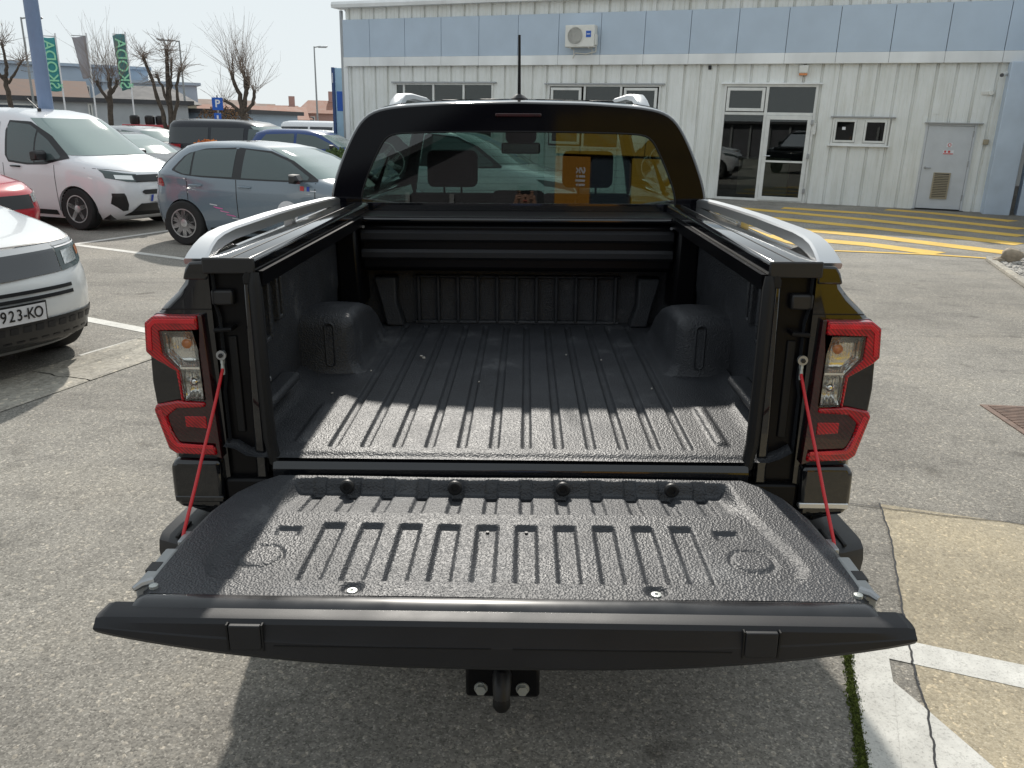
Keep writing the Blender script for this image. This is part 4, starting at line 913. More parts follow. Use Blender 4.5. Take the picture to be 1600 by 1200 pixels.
# ================================================================== CARS
class Body:
    """car body as a stack of horizontal plan outlines; local x forward, y left, z up"""
    def __init__(s, sl):
        a = np.array(sl, float); s.z = a[:, 0]; bu = np.clip((5.2-a[:, 5])*.075, 0, .2); a[:, 5] = 5.5; s.a = np.concatenate([a, bu[:, None]], 1)
    def at(s, z): return [float(np.interp(z, s.z, s.a[:, k])) for k in range(1, 7)]     # xr, xf, W, nr, nf, bulge of the nose
    def ring(s, z, M=112):
        xr, xf, Wd, nr, nf, bu = s.at(z); xc, L = (xr+xf)/2, (xf-xr)/2; pts = []
        for j in range(M):
            t = 2*math.pi*(j+.5)/M; c, q = math.cos(t), math.sin(t); n = nf if c > 0 else nr
            x, y = L*math.copysign(abs(c)**(2/n), c), Wd*math.copysign(abs(q)**(2/n), q)
            if c > 0: x -= bu*(y/Wd)**2*(x/L)**3
            pts.append((xc+x, y, z))
        return pts
    def front(s, y, z):
        xr, xf, Wd, nr, nf, bu = s.at(z); L = (xf-xr)/2; x = L*max(1e-6, 1-min(.999, abs(y)/Wd)**nf)**(1/nf); return (xr+xf)/2+x-bu*(y/Wd)**2*(x/L)**3
    def rear(s, y, z):
        xr, xf, Wd, nr, nf, bu = s.at(z); return (xr+xf)/2-(xf-xr)/2*max(1e-6, 1-min(.999, abs(y)/Wd)**nr)**(1/nr)
    def side(s, x, z):
        xr, xf, Wd, nr, nf, bu = s.at(z); xc, L = (xr+xf)/2, (xf-xr)/2; n = nf if x > xc else nr
        return Wd*max(1e-6, 1-min(.999, abs(x-xc)/L)**n)**(1/n)
    def build(s, name, m, parent, wheels, R, zs):
        rings = [s.ring(z) for z in zs]
        o = MB().loft(rings).build(name, m, None, smooth=True, sharp=50)
        cut = MB()
        for x in wheels: cut.lathe([(R*1.13, -1.2), (R*1.13, 1.2)], (x, 0, R*.97), 'y', 36)
        c = cut.build('cutter', m); md = o.modifiers.new('arch', 'BOOLEAN'); md.object = c; md.operation = 'DIFFERENCE'; md.solver = 'EXACT'
        dg = bpy.context.evaluated_depsgraph_get(); me = bpy.data.meshes.new_from_object(o.evaluated_get(dg))
        o.modifiers.clear(); o.data = me; bpy.data.objects.remove(c); me.set_sharp_from_angle(angle=math.radians(50)); o.parent = parent
        for x in wheels:
            for sg in (-1, 1): MB().loft([[(x+r_w*math.cos(t), y_w, R*.97+r_w*math.sin(t)) for t in np.linspace(-.35, math.pi+.35, 24)] for r_w, y_w in ((R*1.128, sg*(s.side(x, R*1.3)-.03)), (R*1.128, sg*.5), (.01, sg*.5))], caps=False, closed=False).build('wheel_well', 'car_black', parent)
        return o
    def side_patch(s, name, xs, lo, hi, m, parent, sg=-1, off=.004, nx=14, nz=9, th=True):
        X = np.linspace(xs[0], xs[-1], nx); v = []
        for x in X:
            a, b = float(np.interp(x, xs, lo)), float(np.interp(x, xs, hi))
            for k in range(nz):
                z = a+(b-a)*k/(nz-1); v.append((x, sg*(s.side(x, z)+off), z))
        return mesh(name, v, grid_faces(nx, nz), m, parent, smooth=True, sharp=180)
    def end_patch(s, name, ys, lo, hi, m, parent, front=True, off=.004, ny=40, nz=14):
        off += .004
        if ys[0] > ys[-1]: ys, lo, hi = ys[::-1], lo[::-1], hi[::-1]
        Y = np.linspace(ys[0], ys[-1], ny); v = []
        for y in Y:
            a, b = float(np.interp(y, ys, lo)), float(np.interp(y, ys, hi))
            for k in range(nz):
                z = a+(b-a)*k/(nz-1); v.append((s.front(y, z)+off, y, z) if front else (s.rear(y, z)-off, y, z))
        return mesh(name, v, grid_faces(ny, nz), m, parent, smooth=True, sharp=180)
def wheels_for(root, xs, R, w, track, rim, spokes, style='twin', wn='wheel'):
    for x in xs:
        make_wheel(wn, R, w, rim, root, (x, -track, R), spokes, 0, style=style); make_wheel(wn, R, w, rim, root, (x, track, R), spokes, math.pi, style=style)
def heading(h): return math.atan2(h[1], h[0])
def screen(b, name, z0, z1, k, parent, front=True, m='car_glass', off=.012):
    nz, ny = 22, 31; v = []
    for i in range(nz):
        z = z0+(z1-z0)*i/(nz-1); Wd = b.at(z)[2]*k
        for j in range(ny):
            y = -Wd+2*Wd*j/(ny-1); v.append((b.front(y, z)+off, y, z) if front else (b.rear(y, z)-off, y, z))
    return mesh(name, v, grid_faces(nz, ny), m, parent, smooth=True, sharp=180)
DARKGL = mat('car_window', (.075, .10, .10), .04, spec=.6)
TINTGL = mat('tinted_window', (.028, .034, .038), .05, spec=.6)
PALEGL = mat('car_windscreen', (.20, .27, .25), .04, spec=.9, coat=1.)

# ---- white high roof family van (nearest row, faces right)
def van_white():
    r = empty('family_van', (-8.08, 12.18, 0), heading((.94, -.34))); tag(r, 'white tall family van with black grille band behind grey hatchback', 'van')
    b = Body([(.17, -2.05, 2.05, .84, 6, 3.2), (.30, -2.18, 2.22, .90, 6, 3.0), (.55, -2.22, 2.29, .92, 7, 3.0), (.78, -2.22, 2.27, .925, 7, 3.0), (.90, -2.21, 2.20, .92, 7, 3.2), (.98, -2.20, 2.06, .915, 7, 3.4), (1.04, -2.20, 1.85, .91, 7, 3.8), (1.09, -2.195, 1.62, .905, 7, 4.2), (1.14, -2.19, 1.46, .90, 7, 4.4), (1.35, -2.17, 1.14, .86, 7, 4.6), (1.55, -2.14, .84, .81, 7, 4.6), (1.70, -2.10, .60, .765, 7, 4.5), (1.78, -2.04, .38, .72, 6, 4.2), (1.83, -1.90, .05, .62, 5, 4), (1.855, -1.6, -.35, .45, 4, 3)])
    zs = [.17, .21, .30, .42, .55, .66, .78, .84, .90, .94, .98, 1.01, 1.04, 1.065, 1.09, 1.115, 1.14, 1.2, 1.28, 1.35, 1.45, 1.55, 1.63, 1.70, 1.74, 1.78, 1.81, 1.83, 1.845, 1.855]
    b.build('body', 'white_paint', r, (1.38, -1.40), .33, zs)
    screen(b, 'windscreen', 1.15, 1.70, .90, r, m=PALEGL)
    for sg in (-1, 1):
        b.side_patch('window_frame', [-.02, .0, .45, .85, 1.27], [1.12, 1.02, .985, 1.0, 1.105], [1.50, 1.66, 1.645, 1.44, 1.115], 'car_black', r, sg, .003, 20)
        b.side_patch('side_window', [.03, .06, .45, .60], [1.10, 1.05, 1.015, 1.02], [1.56, 1.63, 1.60, 1.52], DARKGL, r, sg, .006)
        b.side_patch('side_window', [.63, .85, 1.12], [1.03, 1.05, 1.10], [1.49, 1.36, 1.13], DARKGL, r, sg, .006)
        b.side_patch('side_window', [-1.15, -.15], [1.06, 1.06], [1.62, 1.63], DARKGL, r, sg, .005)
        b.side_patch('side_window', [-2.0, -1.3], [1.10, 1.06], [1.55, 1.61], DARKGL, r, sg, .005)
        for x in (-.08, 1.02): b.side_patch('door_gap', [x-.006, x+.006], [.30, .30], [1.0, 1.0], 'car_black', r, sg, .0015, 2, 8)
        MB().tube([(.10, sg*.93, .955), (.16, sg*.955, .958), (.26, sg*.955, .956), (.31, sg*.93, .953)], .014, 8).build('door_handle', 'car_black', r, smooth=True)
        mm = MB().loft([[(.86+dx, sg*(y+dy), 1.13+dz) for dx, dz in ((-.07, -.07), (.06, -.06), (.08, .05), (.03, .09), (-.07, .08))] for y, dy in ((.93, 0), (1.0, 0), (1.13, 0))]).build('door_mirror', 'car_black', r, bevel=.02, seg=2)
        b.side_patch('sill_cladding', [-1.0, .95], [.22, .22], [.30, .30], 'car_black', r, sg, .006)
        b.end_patch('fog_recess', [sg*.60, sg*.66, sg*.78], [.33, .32, .44], [.42, .60, .60] if True else None, 'car_black', r, True, .005)
        b.end_patch('headlamp', [sg*.42, sg*.60, sg*.80], [.765, .775, .83], [.885, .905, .955], DARKGL, r, True, .006)
        b.end_patch('lamp_unit', [sg*.50, sg*.72], [.80, .82], [.865, .88], 'reflector', r, True, .008)
    b.end_patch('grille_band', [-.48, .48], [.765, .765], [.875, .875], 'car_black', r, True, .008)
    b.end_patch('lower_grille', [-.60, -.42, .42, .60], [.24, .24, .24, .24], [.26, .43, .43, .26], 'car_black', r, True, .006)
    b.end_patch('upper_intake', [-.40, -.36, .36, .40], [.60, .575, .575, .60], [.62, .645, .645, .62], 'car_black', r, True, .007)
    b.end_patch('bonnet_gap', [-.86, -.5, 0, .5, .86], [.968, .925, .915, .925, .968], [.976, .933, .923, .933, .976], 'car_black', r, True, .000)
    pl = b.end_patch('number_plate', [-.26, .26], [.455, .455], [.565, .565], 'plate_white', r, True, .012); b.end_patch('plate_band', [-.26, -.215], [.457, .457], [.563, .563], 'plate_blue', pl, True, .015)
    MB().lathe([(.055, 2.255), (.06, 2.29), (.05, 2.295)], (0, 0, .82), 'x', 20).build('badge', 'chrome', r)
    wheels_for(r, (1.38, -1.40), .335, .21, .80, 'alloy', 5, 'single')
    MB().tube([(.22, -.35, 1.83), (-.05, -.35, 2.03)], .006, 6).lathe([(.03, 1.80), (.03, 1.85)], (.22, -.35, 0), 'z', 8).build('aerial', 'car_black', r)
    box('underbody', -1.9, 1.9, -.75, .75, .18, .5, 'car_black', r)
van_white()
# ---- grey hatchback
def hatch(name, pos, h, paint, label, detail=True, group=None, rim='alloy'):
    r = empty(name, (*pos, 0), heading(h)); tag(r, label, 'car', group)
    b = Body([(.17, -1.80, 1.75, .78, 5, 3.2), (.30, -1.93, 1.95, .85, 4.2, 3), (.50, -1.99, 2.01, .875, 4, 3), (.68, -1.98, 2.00, .885, 4, 3), (.78, -1.95, 1.92, .885, 4, 3.2), (.84, -1.93, 1.80, .88, 4, 3.4), (.90, -1.91, 1.56, .875, 4.2, 3.8), (.95, -1.89, 1.26, .87, 4.4, 4.2), (1.0, -1.87, 1.02, .855, 4.5, 4.4), (1.15, -1.72, .74, .79, 4.5, 4.5), (1.28, -1.55, .46, .725, 4.5, 4.4), (1.37, -1.40, .20, .665, 4.4, 4.2), (1.415, -1.26, -.06, .59, 4.2, 4), (1.44, -1.02, -.32, .46, 4, 3.6), (1.45, -.8, -.5, .3, 3, 3)])
    zs = [.17, .21, .30, .40, .50, .60, .68, .73, .78, .81, .84, .87, .90, .925, .95, .975, 1.0, 1.05, 1.1, 1.15, 1.22, 1.28, 1.33, 1.37, 1.395, 1.415, 1.43, 1.44, 1.45]
    b.build('body', paint, r, (1.28, -1.26), .31, zs)
    screen(b, 'windscreen', 1.0, 1.385, .90, r, m=PALEGL); screen(b, 'rear_screen', 1.05, 1.36, .82, r, False, DARKGL)
    for sg in (-1, 1):
        b.side_patch('window_frame', [-1.42, -1.22, -.9, -.4, .1, .45, .86], [1.04, .985, .965, .955, .95, .95, .965], [1.06, 1.27, 1.35, 1.375, 1.34, 1.22, .985], 'car_black', r, sg, .003, 28)
        b.side_patch('side_window', [-1.36, -1.20, -1.10], [1.045, 1.0, .995], [1.075, 1.25, 1.30], DARKGL, r, sg, .006)
        b.side_patch('side_window', [-1.07, -.9, -.42], [.99, .985, .98], [1.305, 1.335, 1.35], DARKGL, r, sg, .006)
        b.side_patch('side_window', [-.28, .1, .40, .72], [.975, .97, .97, .98], [1.35, 1.315, 1.21, 1.02], DARKGL, r, sg, .006)
        b.end_patch('headlamp', [sg*.50, sg*.82], [.68, .76], [.76, .84], DARKGL, r, True, .006)
        b.end_patch('tail_lamp', [sg*.58, sg*.76], [.83, .81], [.90, .93], 'red_lens', r, False, .008)
        if detail:
            for x in (-.36, .84, -1.16): b.side_patch('door_gap', [x-.006, x+.006], [.28 if x > -1 else .62, .28 if x > -1 else .62], [.95, .95], 'car_black', r, sg, .0015, 2, 9)
            for x in (-.32, -1.10): MB().tube([(x, sg*.885, .855), (x+.04, sg*.91, .858), (x+.15, sg*.91, .856), (x+.19, sg*.885, .852)], .013, 8).build('door_handle', paint, r, smooth=True)
            MB().loft([[(.62+dx*k, sg*y, 1.0+dz*k) for dx, dz in ((-.05, -.055), (.05, -.06), (.11, -.01), (.06, .06), (-.05, .065))] for y, k in ((.90, .6), (.96, 1.), (1.08, .95), (1.11, .6))]).build('door_mirror', 'car_black', r, smooth=True)
            b.side_patch('sill_cladding', [-.85, .85], [.22, .22], [.27, .27], 'car_black', r, sg, .006)
    if detail:
        for k in range(5): b.side_patch('decal_stripe', [-.80+k*.085, -.68+k*.085], [.60-k*.045, .585-k*.045], [.612-k*.045, .597-k*.045], 'plate_white' if k % 2 == 0 else mat('pink', (.75, .15, .4), .5), r, -1, .004, 4, 2)
        for k in range(3): b.side_patch('decal_stripe', [-.74+k*.10, -.60+k*.10], [.565-k*.05, .545-k*.05], [.575-k*.05, .555-k*.05], mat('pink_%d' % k, (.75, .15, .4), .5), r, -1, .005, 4, 2)
        b.side_patch('decal', [.62, .68], [.845, .84], [.905, .90], 'red_print', r, -1, .004, 4, 2); b.side_patch('decal', [.72, .76], [.84, .838], [.90, .898], 'plate_blue', r, -1, .004, 4, 2); b.side_patch('decal', [.77, .86], [.838, .835], [.85, .847], 'plate_white', r, -1, .004, 4, 2)
        v = []
        for k in range(20):
            a = 2*math.pi*k/20; x, z = .42+.16*math.cos(a), .55+.15*math.sin(a); v.append((x, -(b.side(x, z)+.004), z))
        mesh('round_decal', v, [tuple(range(20))], 'plate_white', r)
    b.end_patch('grille', [-.45, .45], [.62, .62], [.74, .74], 'car_black', r, True, .006); b.end_patch('lower_grille', [-.6, .6], [.24, .24], [.42, .42], 'car_black', r, True, .006)
    wheels_for(r, (1.28, -1.26), .315, .195, .775, rim, 10 if detail else 5, 'single')
    box('underbody', -1.7, 1.7, -.7, .7, .18, .5, 'car_black', r)
    return r
hatch('hatchback', (-3.43, 10.10), (.97, -.24), 'grey_paint', 'grey blue hatchback with pink side decals beyond the truck rail')
# ---- white crossover whose nose enters at the left
def suv():
    h = (.885, -.465)
    r = empty('crossover', (-5.22, 3.975, 0), heading(h)); tag(r, 'white crossover with dark visor front and number plate, cut by left edge', 'car')
    b = Body([(.20, -1.95, 1.98, .82, 5, 3.0), (.28, -2.05, 2.13, .88, 5, 2.9), (.40, -2.08, 2.175, .905, 5, 2.8), (.56, -2.10, 2.185, .915, 5, 2.8), (.68, -2.10, 2.16, .915, 5, 2.8), (.76, -2.09, 2.12, .912, 5, 2.8), (.86, -2.07, 2.085, .905, 5, 2.8), (.91, -2.06, 2.03, .90, 5, 2.9), (.945, -2.05, 1.93, .895, 5, 3.0), (.985, -2.04, 1.72, .89, 5, 3.2), (1.03, -2.03, 1.42, .88, 5, 3.6), (1.08, -2.01, 1.12, .87, 5, 4), (1.25, -1.90, .84, .80, 5, 4.4), (1.42, -1.72, .52, .73, 5, 4.4), (1.52, -1.5, .2, .65, 4.5, 4), (1.56, -1.2, -.15, .52, 4, 3.6), (1.58, -.9, -.5, .3, 3, 3)])
    zs = [.20, .24, .28, .34, .40, .48, .56, .62, .68, .72, .76, .81, .86, .885, .91, .93, .945, .965, .985, 1.005, 1.03, 1.055, 1.08, 1.16, 1.25, 1.33, 1.42, 1.47, 1.52, 1.545, 1.56, 1.572, 1.58]
    b.build('body', 'pearl_white', r, (1.32, -1.32), .34, zs)
    screen(b, 'windscreen', 1.09, 1.50, .90, r, m=PALEGL)
    # dark visor band and lamps
    b.end_patch('visor', [-.47, 0, .47], [.725, .712, .725], [.872, .862, .872], mat('visor', (.03, .033, .038), .08, coat=1.), r, True, .006)
    b.end_patch('visor_top', [-.47, 0, .47], [.872, .862, .872], [.905, .895, .905], 'silver_paint', r, True, .006)
    for s in (-1, 1):
        b.end_patch('headlamp', [s*.477, s*.66, s*.80, s*.835], [.725, .738, .775, .82], [.874, .882, .895, .885], DARKGL, r, True, .008)
        b.end_patch('lamp_unit', [s*.52, s*.66], [.760, .772], [.850, .860], 'reflector', r, True, .012, 8, 5); b.end_patch('lamp_unit', [s*.69, s*.76], [.795, .81], [.855, .862], 'orange_lens', r, True, .013, 6, 4); b.end_patch('lamp_strip', [s*.485, s*.80], [.872, .882], [.880, .888], 'plate_white', r, True, .014, 16, 3)
        b.end_patch('lamp_top', [s*.477, s*.78], [.884, .893], [.906, .908], 'silver_paint', r, True, .007)
        b.end_patch('side_vane', [s*.895, s*.908], [.46, .46], [.64, .62], 'car_black', r, True, .004, 4, 6)
    b.end_patch('bonnet_gap', [-.84, -.6, 0, .6, .84], [.912, .911, .904, .911, .912], [.918, .918, .911, .918, .918], 'car_black', r, True, .004)
    for z0 in (.618, .575): b.end_patch('intake_slot', [-.52, .52], [z0, z0], [z0+.024, z0+.024], 'car_black', r, True, .006)
    gr_ = b.end_patch('lower_grille', [-.89, -.80, -.55, .55, .80, .89], [.36, .255, .235, .235, .255, .36], [.40, .43, .44, .44, .43, .40], 'car_black', r, True, .006)
    for i in range(15):
        for zz in (.27, .37):
            y = -.62+i*.0886+(.04 if zz > .3 else 0)
            b.end_patch('grille_cell', [y-.028, y+.028], [zz, zz], [zz+.045, zz+.045], mat('grille_cell', (.035, .035, .036), .3) if i == 0 and zz < .3 else 'cap_plastic', gr_, True, .010, 3, 2)
    b.end_patch('chin', [-.86, .86], [.205, .205], [.240, .240], 'steel', r, True, .010)
    z0 = .44
    pl = b.end_patch('number_plate', [-.26, .26], [z0, z0], [z0+.115, z0+.115], 'plate_white', r, True, .022, 12, 3); 
    b.end_patch('plate_frame', [-.272, .272], [z0-.012, z0-.012], [z0+.127, z0+.127], 'car_black', r, True, .016)
    b.end_patch('plate_band', [-.26, -.216], [z0, z0], [z0+.115, z0+.115], 'plate_blue', r, True, .0235, 3, 2)
    # plate lettering follows the curved nose
    for ch, y in (('Z', -.175), ('G', -.120), ('9', -.030), ('2', .022), ('3', .074), ('-', .112), ('K', .150), ('O', .205)):
        e = .02; zc = z0+.0575
        p0 = Vector((b.front(y, zc)+.0305, y, zc)); tx = Vector((b.front(y-e, zc)-b.front(y+e, zc), -2*e*-1*-1, 0))
        tx = Vector((b.front(y+e, zc)-b.front(y-e, zc), 2*e, 0)).normalized()
        up = Vector((b.front(y, zc+.03)-b.front(y, zc-.03), 0, .06)).normalized()
        text('plate_letter', ch, .105, 'plate_black', pl, axes(p0, tx, up) @ Matrix.Diagonal((.80, 1, 1, 1)), .0008, .001)
    wheels_for(r, (1.32, -1.32), .345, .22, .785, 'alloy', 5); box('underbody', -1.8, 1.8, -.72, .72, .20, .5, 'car_black', r)
suv()
# ---- red car between crossover and van
def simple_suv(name, pos, h, paint, label, L=1., H=1., group=None):
    r = empty(name, (*pos, 0), heading(h)); tag(r, label, 'car', group)
    b = Body([(.20, -1.9*L, 1.95*L, .80, 5, 3), (.35, -2.05*L, 2.10*L, .88, 5, 3), (.60, -2.1*L, 2.14*L, .90, 5, 3), (.82, -2.08*L, 2.06*L, .90, 5, 3), (.92, -2.06*L, 1.90*L, .89, 5, 3.2), (.99, -2.05*L, 1.55*L, .885, 5, 3.6), (1.05, -2.03*L, 1.10*L, .87, 5, 4), (1.25*H, -1.95*L, .80*L, .80, 5, 4.4), (1.45*H, -1.80*L, .42*L, .72, 5, 4.2), (1.55*H, -1.55*L, .05*L, .60, 4.5, 4), (1.58*H, -1.2*L, -.4*L, .4, 4, 3)])
    zs = [.20, .26, .35, .47, .60, .72, .82, .87, .92, .955, .99, 1.02, 1.05, 1.15, 1.25*H, 1.35*H, 1.45*H, 1.5*H, 1.55*H, 1.57*H, 1.58*H]
    b.build('body', paint, r, (1.3*L, -1.3*L), .34, zs)
    screen(b, 'windscreen', 1.07, 1.44*H, .9, r, m=PALEGL); screen(b, 'rear_screen', 1.1, 1.44*H, .85, r, False, DARKGL)
    for s in (-1, 1):
        b.side_patch('side_window', [-1.6*L, -1.35*L, -.5*L], [1.06, 1.03, 1.02], [1.10, 1.42*H, 1.46*H], DARKGL, r, s, .005)
        b.side_patch('side_window', [-.42*L, .1*L, .78*L], [1.02, 1.01, 1.03], [1.46*H, 1.41*H, 1.07], DARKGL, r, s, .005)
        b.end_patch('headlamp', [s*.56, s*.70, s*.86], [.70, .715, .77], [.80, .83, .87], 'reflector', r, True, .006)
        b.end_patch('tail_lamp', [s*.62, s*.85], [.80, .80], [.98, .98], 'red_lens', r, False, .006)
        MB().loft([[(.70*L+dx*k, s*y, 1.07+dz*k) for dx, dz in ((-.05, -.055), (.05, -.06), (.10, 0), (.06, .06), (-.05, .065))] for y, k in ((.90, .6), (.96, 1.), (1.08, .95), (1.11, .6))]).build('door_mirror', 'car_black', r, smooth=True)
    b.end_patch('grille', [-.54, .54], [.64, .64], [.80, .80], 'car_black', r, True, .008); b.end_patch('lower_grille', [-.75, .75], [.24, .24], [.46, .46], 'car_black', r, True, .006)
    b.end_patch('number_plate', [-.26, .26], [.48, .48], [.59, .59], 'plate_white', r, True, .014)
    wheels_for(r, (1.3*L, -1.3*L), .335, .21, .78, 'alloy', 5); box('underbody', -1.7*L, 1.7*L, -.7, .7, .2, .5, 'car_black', r)
    return r
simple_suv('compact_car', (-8.22, 8.35), (.93, -.36), 'red_paint', 'red car nose showing between white crossover and white van')
# ---- vehicles further back
G = 'cars parked in the rows behind'
def van_long(name, pos, h, paint, label, H=1.75, L=2.4, group=None):
    r = empty(name, (*pos, 0), heading(h)); tag(r, label, 'van', group)
    k = H/1.9
    b = Body([(.20, -L, L-.2, .85, 7, 3.5), (.40, -L-.05, L, .93, 7, 3.2), (.80*k, -L-.05, L-.02, .95, 7, 3.2), (.98*k, -L-.04, L-.20, .945, 7, 3.4), (1.10*k, -L-.04, L-.62, .94, 7, 4), (1.18*k, -L-.03, L-.85, .93, 7, 4.4), (1.45*k, -L-.02, L-1.22, .88, 7, 4.6), (1.70*k, -L+.02, L-1.55, .82, 7, 4.6), (1.82*k, -L+.08, L-1.85, .74, 6, 4.2), (1.88*k, -L+.3, L-2.3, .55, 5, 4), (1.90*k, -L+.7, L-2.8, .3, 4, 3)])
    zs = sorted({.20, .30, .40, .6, .80*k, .89*k, .98*k, 1.04*k, 1.10*k, 1.14*k, 1.18*k, 1.3*k, 1.45*k, 1.58*k, 1.70*k, 1.76*k, 1.82*k, 1.85*k, 1.88*k, 1.90*k})
    b.build('body', paint, r, (L-.85, -L+.75), .34, zs)
    screen(b, 'windscreen', 1.19*k, 1.70*k, .90, r, m=PALEGL)
    for s in (-1, 1):
        b.side_patch('side_window', [-L+.15, -L+1.55], [1.14*k, 1.12*k], [1.62*k, 1.64*k], TINTGL, r, s, .005)
        b.side_patch('side_window', [-L+1.65, -L+2.75], [1.12*k, 1.12*k], [1.64*k, 1.64*k], TINTGL, r, s, .005)
        b.side_patch('side_window', [-L+2.9, L-1.55, L-.98], [1.12*k, 1.10*k, 1.13*k], [1.63*k, 1.60*k, 1.22*k], DARKGL, r, s, .005)
        b.end_patch('headlamp', [s*.55, s*.84], [.74*k, .80*k], [.86*k, .95*k], 'reflector', r, True, .006)
        b.end_patch('tail_lamp', [s*.80, s*.93], [.75*k, .75*k], [1.1*k, 1.1*k], 'red_lens', r, False, .006)
        box('door_mirror', L-1.20, L-1.08, s*.97-.06, s*.97+.14, 1.08*k, 1.30*k, 'car_black', r, bevel=.03)
    b.end_patch('grille', [-.5, .5], [.6*k, .6*k], [.78*k, .78*k], 'car_black', r, True, .006)
    wheels_for(r, (L-.85, -L+.75), .335, .21, .80, 'alloy', 5); box('underbody', -L+.2, L-.3, -.75, .75, .2, .5, 'car_black', r)
    return r
van_long('passenger_van', (-8.5, 23.6), (.97, -.26), 'dark_paint', 'black passenger van standing behind the flower planter', 1.76, 2.35)
van_long('passenger_van', (-8.2, 34.8), (.95, -.3), 'white_paint', 'white passenger van far back beside the workshop corner', 1.80, 2.6)
simple_suv('parked_car', (-6.05, 22.6), (.98, -.12), 'blue_paint', 'dark blue car parked left of the workshop corner', 1.0, .97, None)
hatch('parked_car', (-8.0, 28.9), (.93, -.36), 'silver_paint', 'pale silver car half hidden right of the black van', False)
hatch('parked_car', (-9.15, 17.0), (.93, -.36), 'dark_paint', 'dark car with pale bonnet glare just behind the white van', False)
simple_suv('parked_car', (-11.9, 24.4), (.93, -.36), 'silver_paint', 'grey car partly hidden behind the tree with several stems', 1., .95)
hatch('parked_car', (-7.9, 32.0), (.93, -.36), 'silver_paint', 'pale car tucked between blue car and distant white van', False)
# white car crossing in front of the truck, seen past and through the cab
def mpv():
    r = hatch('minivan', (-.98, 11.7), (.96, -.28), 'white_paint', 'white car standing across in front of the pickup', False)
    r.scale = (1.02, 1, 1.17)
mpv()
# red trailer with wheels by the garage
t_ = empty('trailer', (-15.2, 31.6, 0), math.radians(20)); tag(t_, 'red flat trailer with dark drums beside the grey garage', 'trailer')
box('bed', -.9, .9, -.5, .5, 1.15, 1.5, 'red_paint', t_, bevel=.03); 
for x in (-.45, .1, .5): MB().lathe([(.17, 1.5), (.19, 1.56), (.19, 1.8), (.15, 1.85)], (x, 0, 0), 'z', 14).build('drum', 'car_black', t_, smooth=True)
for x in (-.5, .5): make_wheel('wheel', .32, .2, 'alloy', t_, (x, -.55, .32), 5)
box('chassis_frame', -.85, .85, -.4, .4, .4, 1.15, 'car_black', t_)

# ================================================================== STREET FURNITURE, TREES, HOUSES
def lamp_post(name, x, y, h, arm, label, rz=0., r0=.07):
    o = empty(name, (x, y, 0), rz); tag(o, label, 'street lamp', 'street lamps beyond the yard')
    MB().tube([(0, 0, 0), (0, 0, h*.5), (0, 0, h)], [r0, r0*.8, r0*.55], 10).build('pole', 'galv', o, smooth=True); MB().lathe([(r0*1.6, 0), (r0*1.5, .9), (r0, 1.0)], (0, 0, 0), 'z', 10).build('pole_base', 'galv', o)
    MB().tube([(0, 0, h-.05), (arm*.5, 0, h+.03)], r0*.5, 8).build('arm', 'galv', o)
    MB().prism([(arm*.3, h), (arm, h+.06), (arm*1.05, h+.02), (arm*.9, h-.05), (arm*.3, h-.06)], -.13, .13, 'y').build('lantern', 'steel', o, bevel=.02)
lamp_post('street_lamp', -24.26, 39.41, 6.2, .9, 'slim street lamp left of the blue pole, behind bare tree', .35)
lamp_post('street_lamp', -18.75, 44.3, 5.75, -1.1, 'street lamp with long head between the bare trees', .3)
lamp_post('street_lamp', -13.26, 51.37, 6.2, .8, 'lone street lamp in open sky left of the workshop', .3)
bp_ = empty('flag_pole', (-8.43, 12.75, 0)); tag(bp_, 'thick blue grey pole rising behind the white family van', 'pole'); MB().tube([(0, 0, 0), (0, 0, 4), (0, 0, 9)], [.125, .115, .09], 16).build('shaft', 'pole_blue', bp_, smooth=True); MB().lathe([(.25, 0), (.25, .03), (.14, .04), (.13, .3)], (0, 0, 0), 'z', 16).build('base', 'pole_blue', bp_)
ps = empty('parking_sign', (-11.35, 28.98, 0), math.radians(18)); tag(ps, 'blue square parking sign with smaller plate below, among cars', 'sign')
MB().tube([(0, .03, 0), (0, .03, 2.6)], .03, 8).build('post', 'galv', ps); box('sign_plate', -.19, .19, -.012, .0, 2.08, 2.52, 'sign_blue', ps, bevel=.01); text('letter', 'P', .36, 'plate_white', ps, axes((0, -.014, 2.30), (1, 0, 0), (0, 0, 1)), .001, .008)
box('lower_plate', -.15, .10, -.012, 0, 1.70, 1.98, 'sign_blue', ps, bevel=.01); box('symbol', -.06, .0, -.016, -.0125, 1.78, 1.90, 'plate_white', ps)
# flags seen from behind
def flag(name, top, w, h, m, label, txt=None, skew=0., tc='flag_green', face=0.35, ph=0.):
    o = empty(name, (top[0], top[1], 0), face); tag(o, label, 'flag')
    MB().tube([(w+.02, .0, 0), (w+.02, .0, top[2]+.15)], .035, 8).build('pole', 'plate_white', o)
    nx, nz = 10, 26; v = []
    for i in range(nx):
        for k in range(nz):
            u, q = i/(nx-1), k/(nz-1)
            sk = skew*(1-u)*q
            v.append((u*w+sk*w, .08*math.sin(u*5+q*4+ph)*(1-u), top[2]-q*h-.05*math.sin(u*3+ph)))
    c = mesh('cloth', v, grid_faces(nx, nz), m, o, smooth=True, sharp=180)
    c.modifiers.new('solid', 'SOLIDIFY').thickness = .006
    MB().tube([(0, 0, top[2]+.02), (w, 0, top[2]+.02)], .018, 6).build('top_bar', 'galv', o)
    if txt:
        mt = axes((w*.50+skew*w*.2, -.11, top[2]-h*.52), (0, 0, -1), (-1, 0, 0)); mt = mt @ Matrix.Diagonal((-1, -1, 1, 1))
        text('lettering', txt, h*.27, tc, c, mt, .002, .006)
flag('flag', (-20.70, 34.54, 4.95), .55, 2.15, 'flag_teal', 'teal flag with pale green lettering beside the blue pole', '\u0160KODA', 0, face=.35)
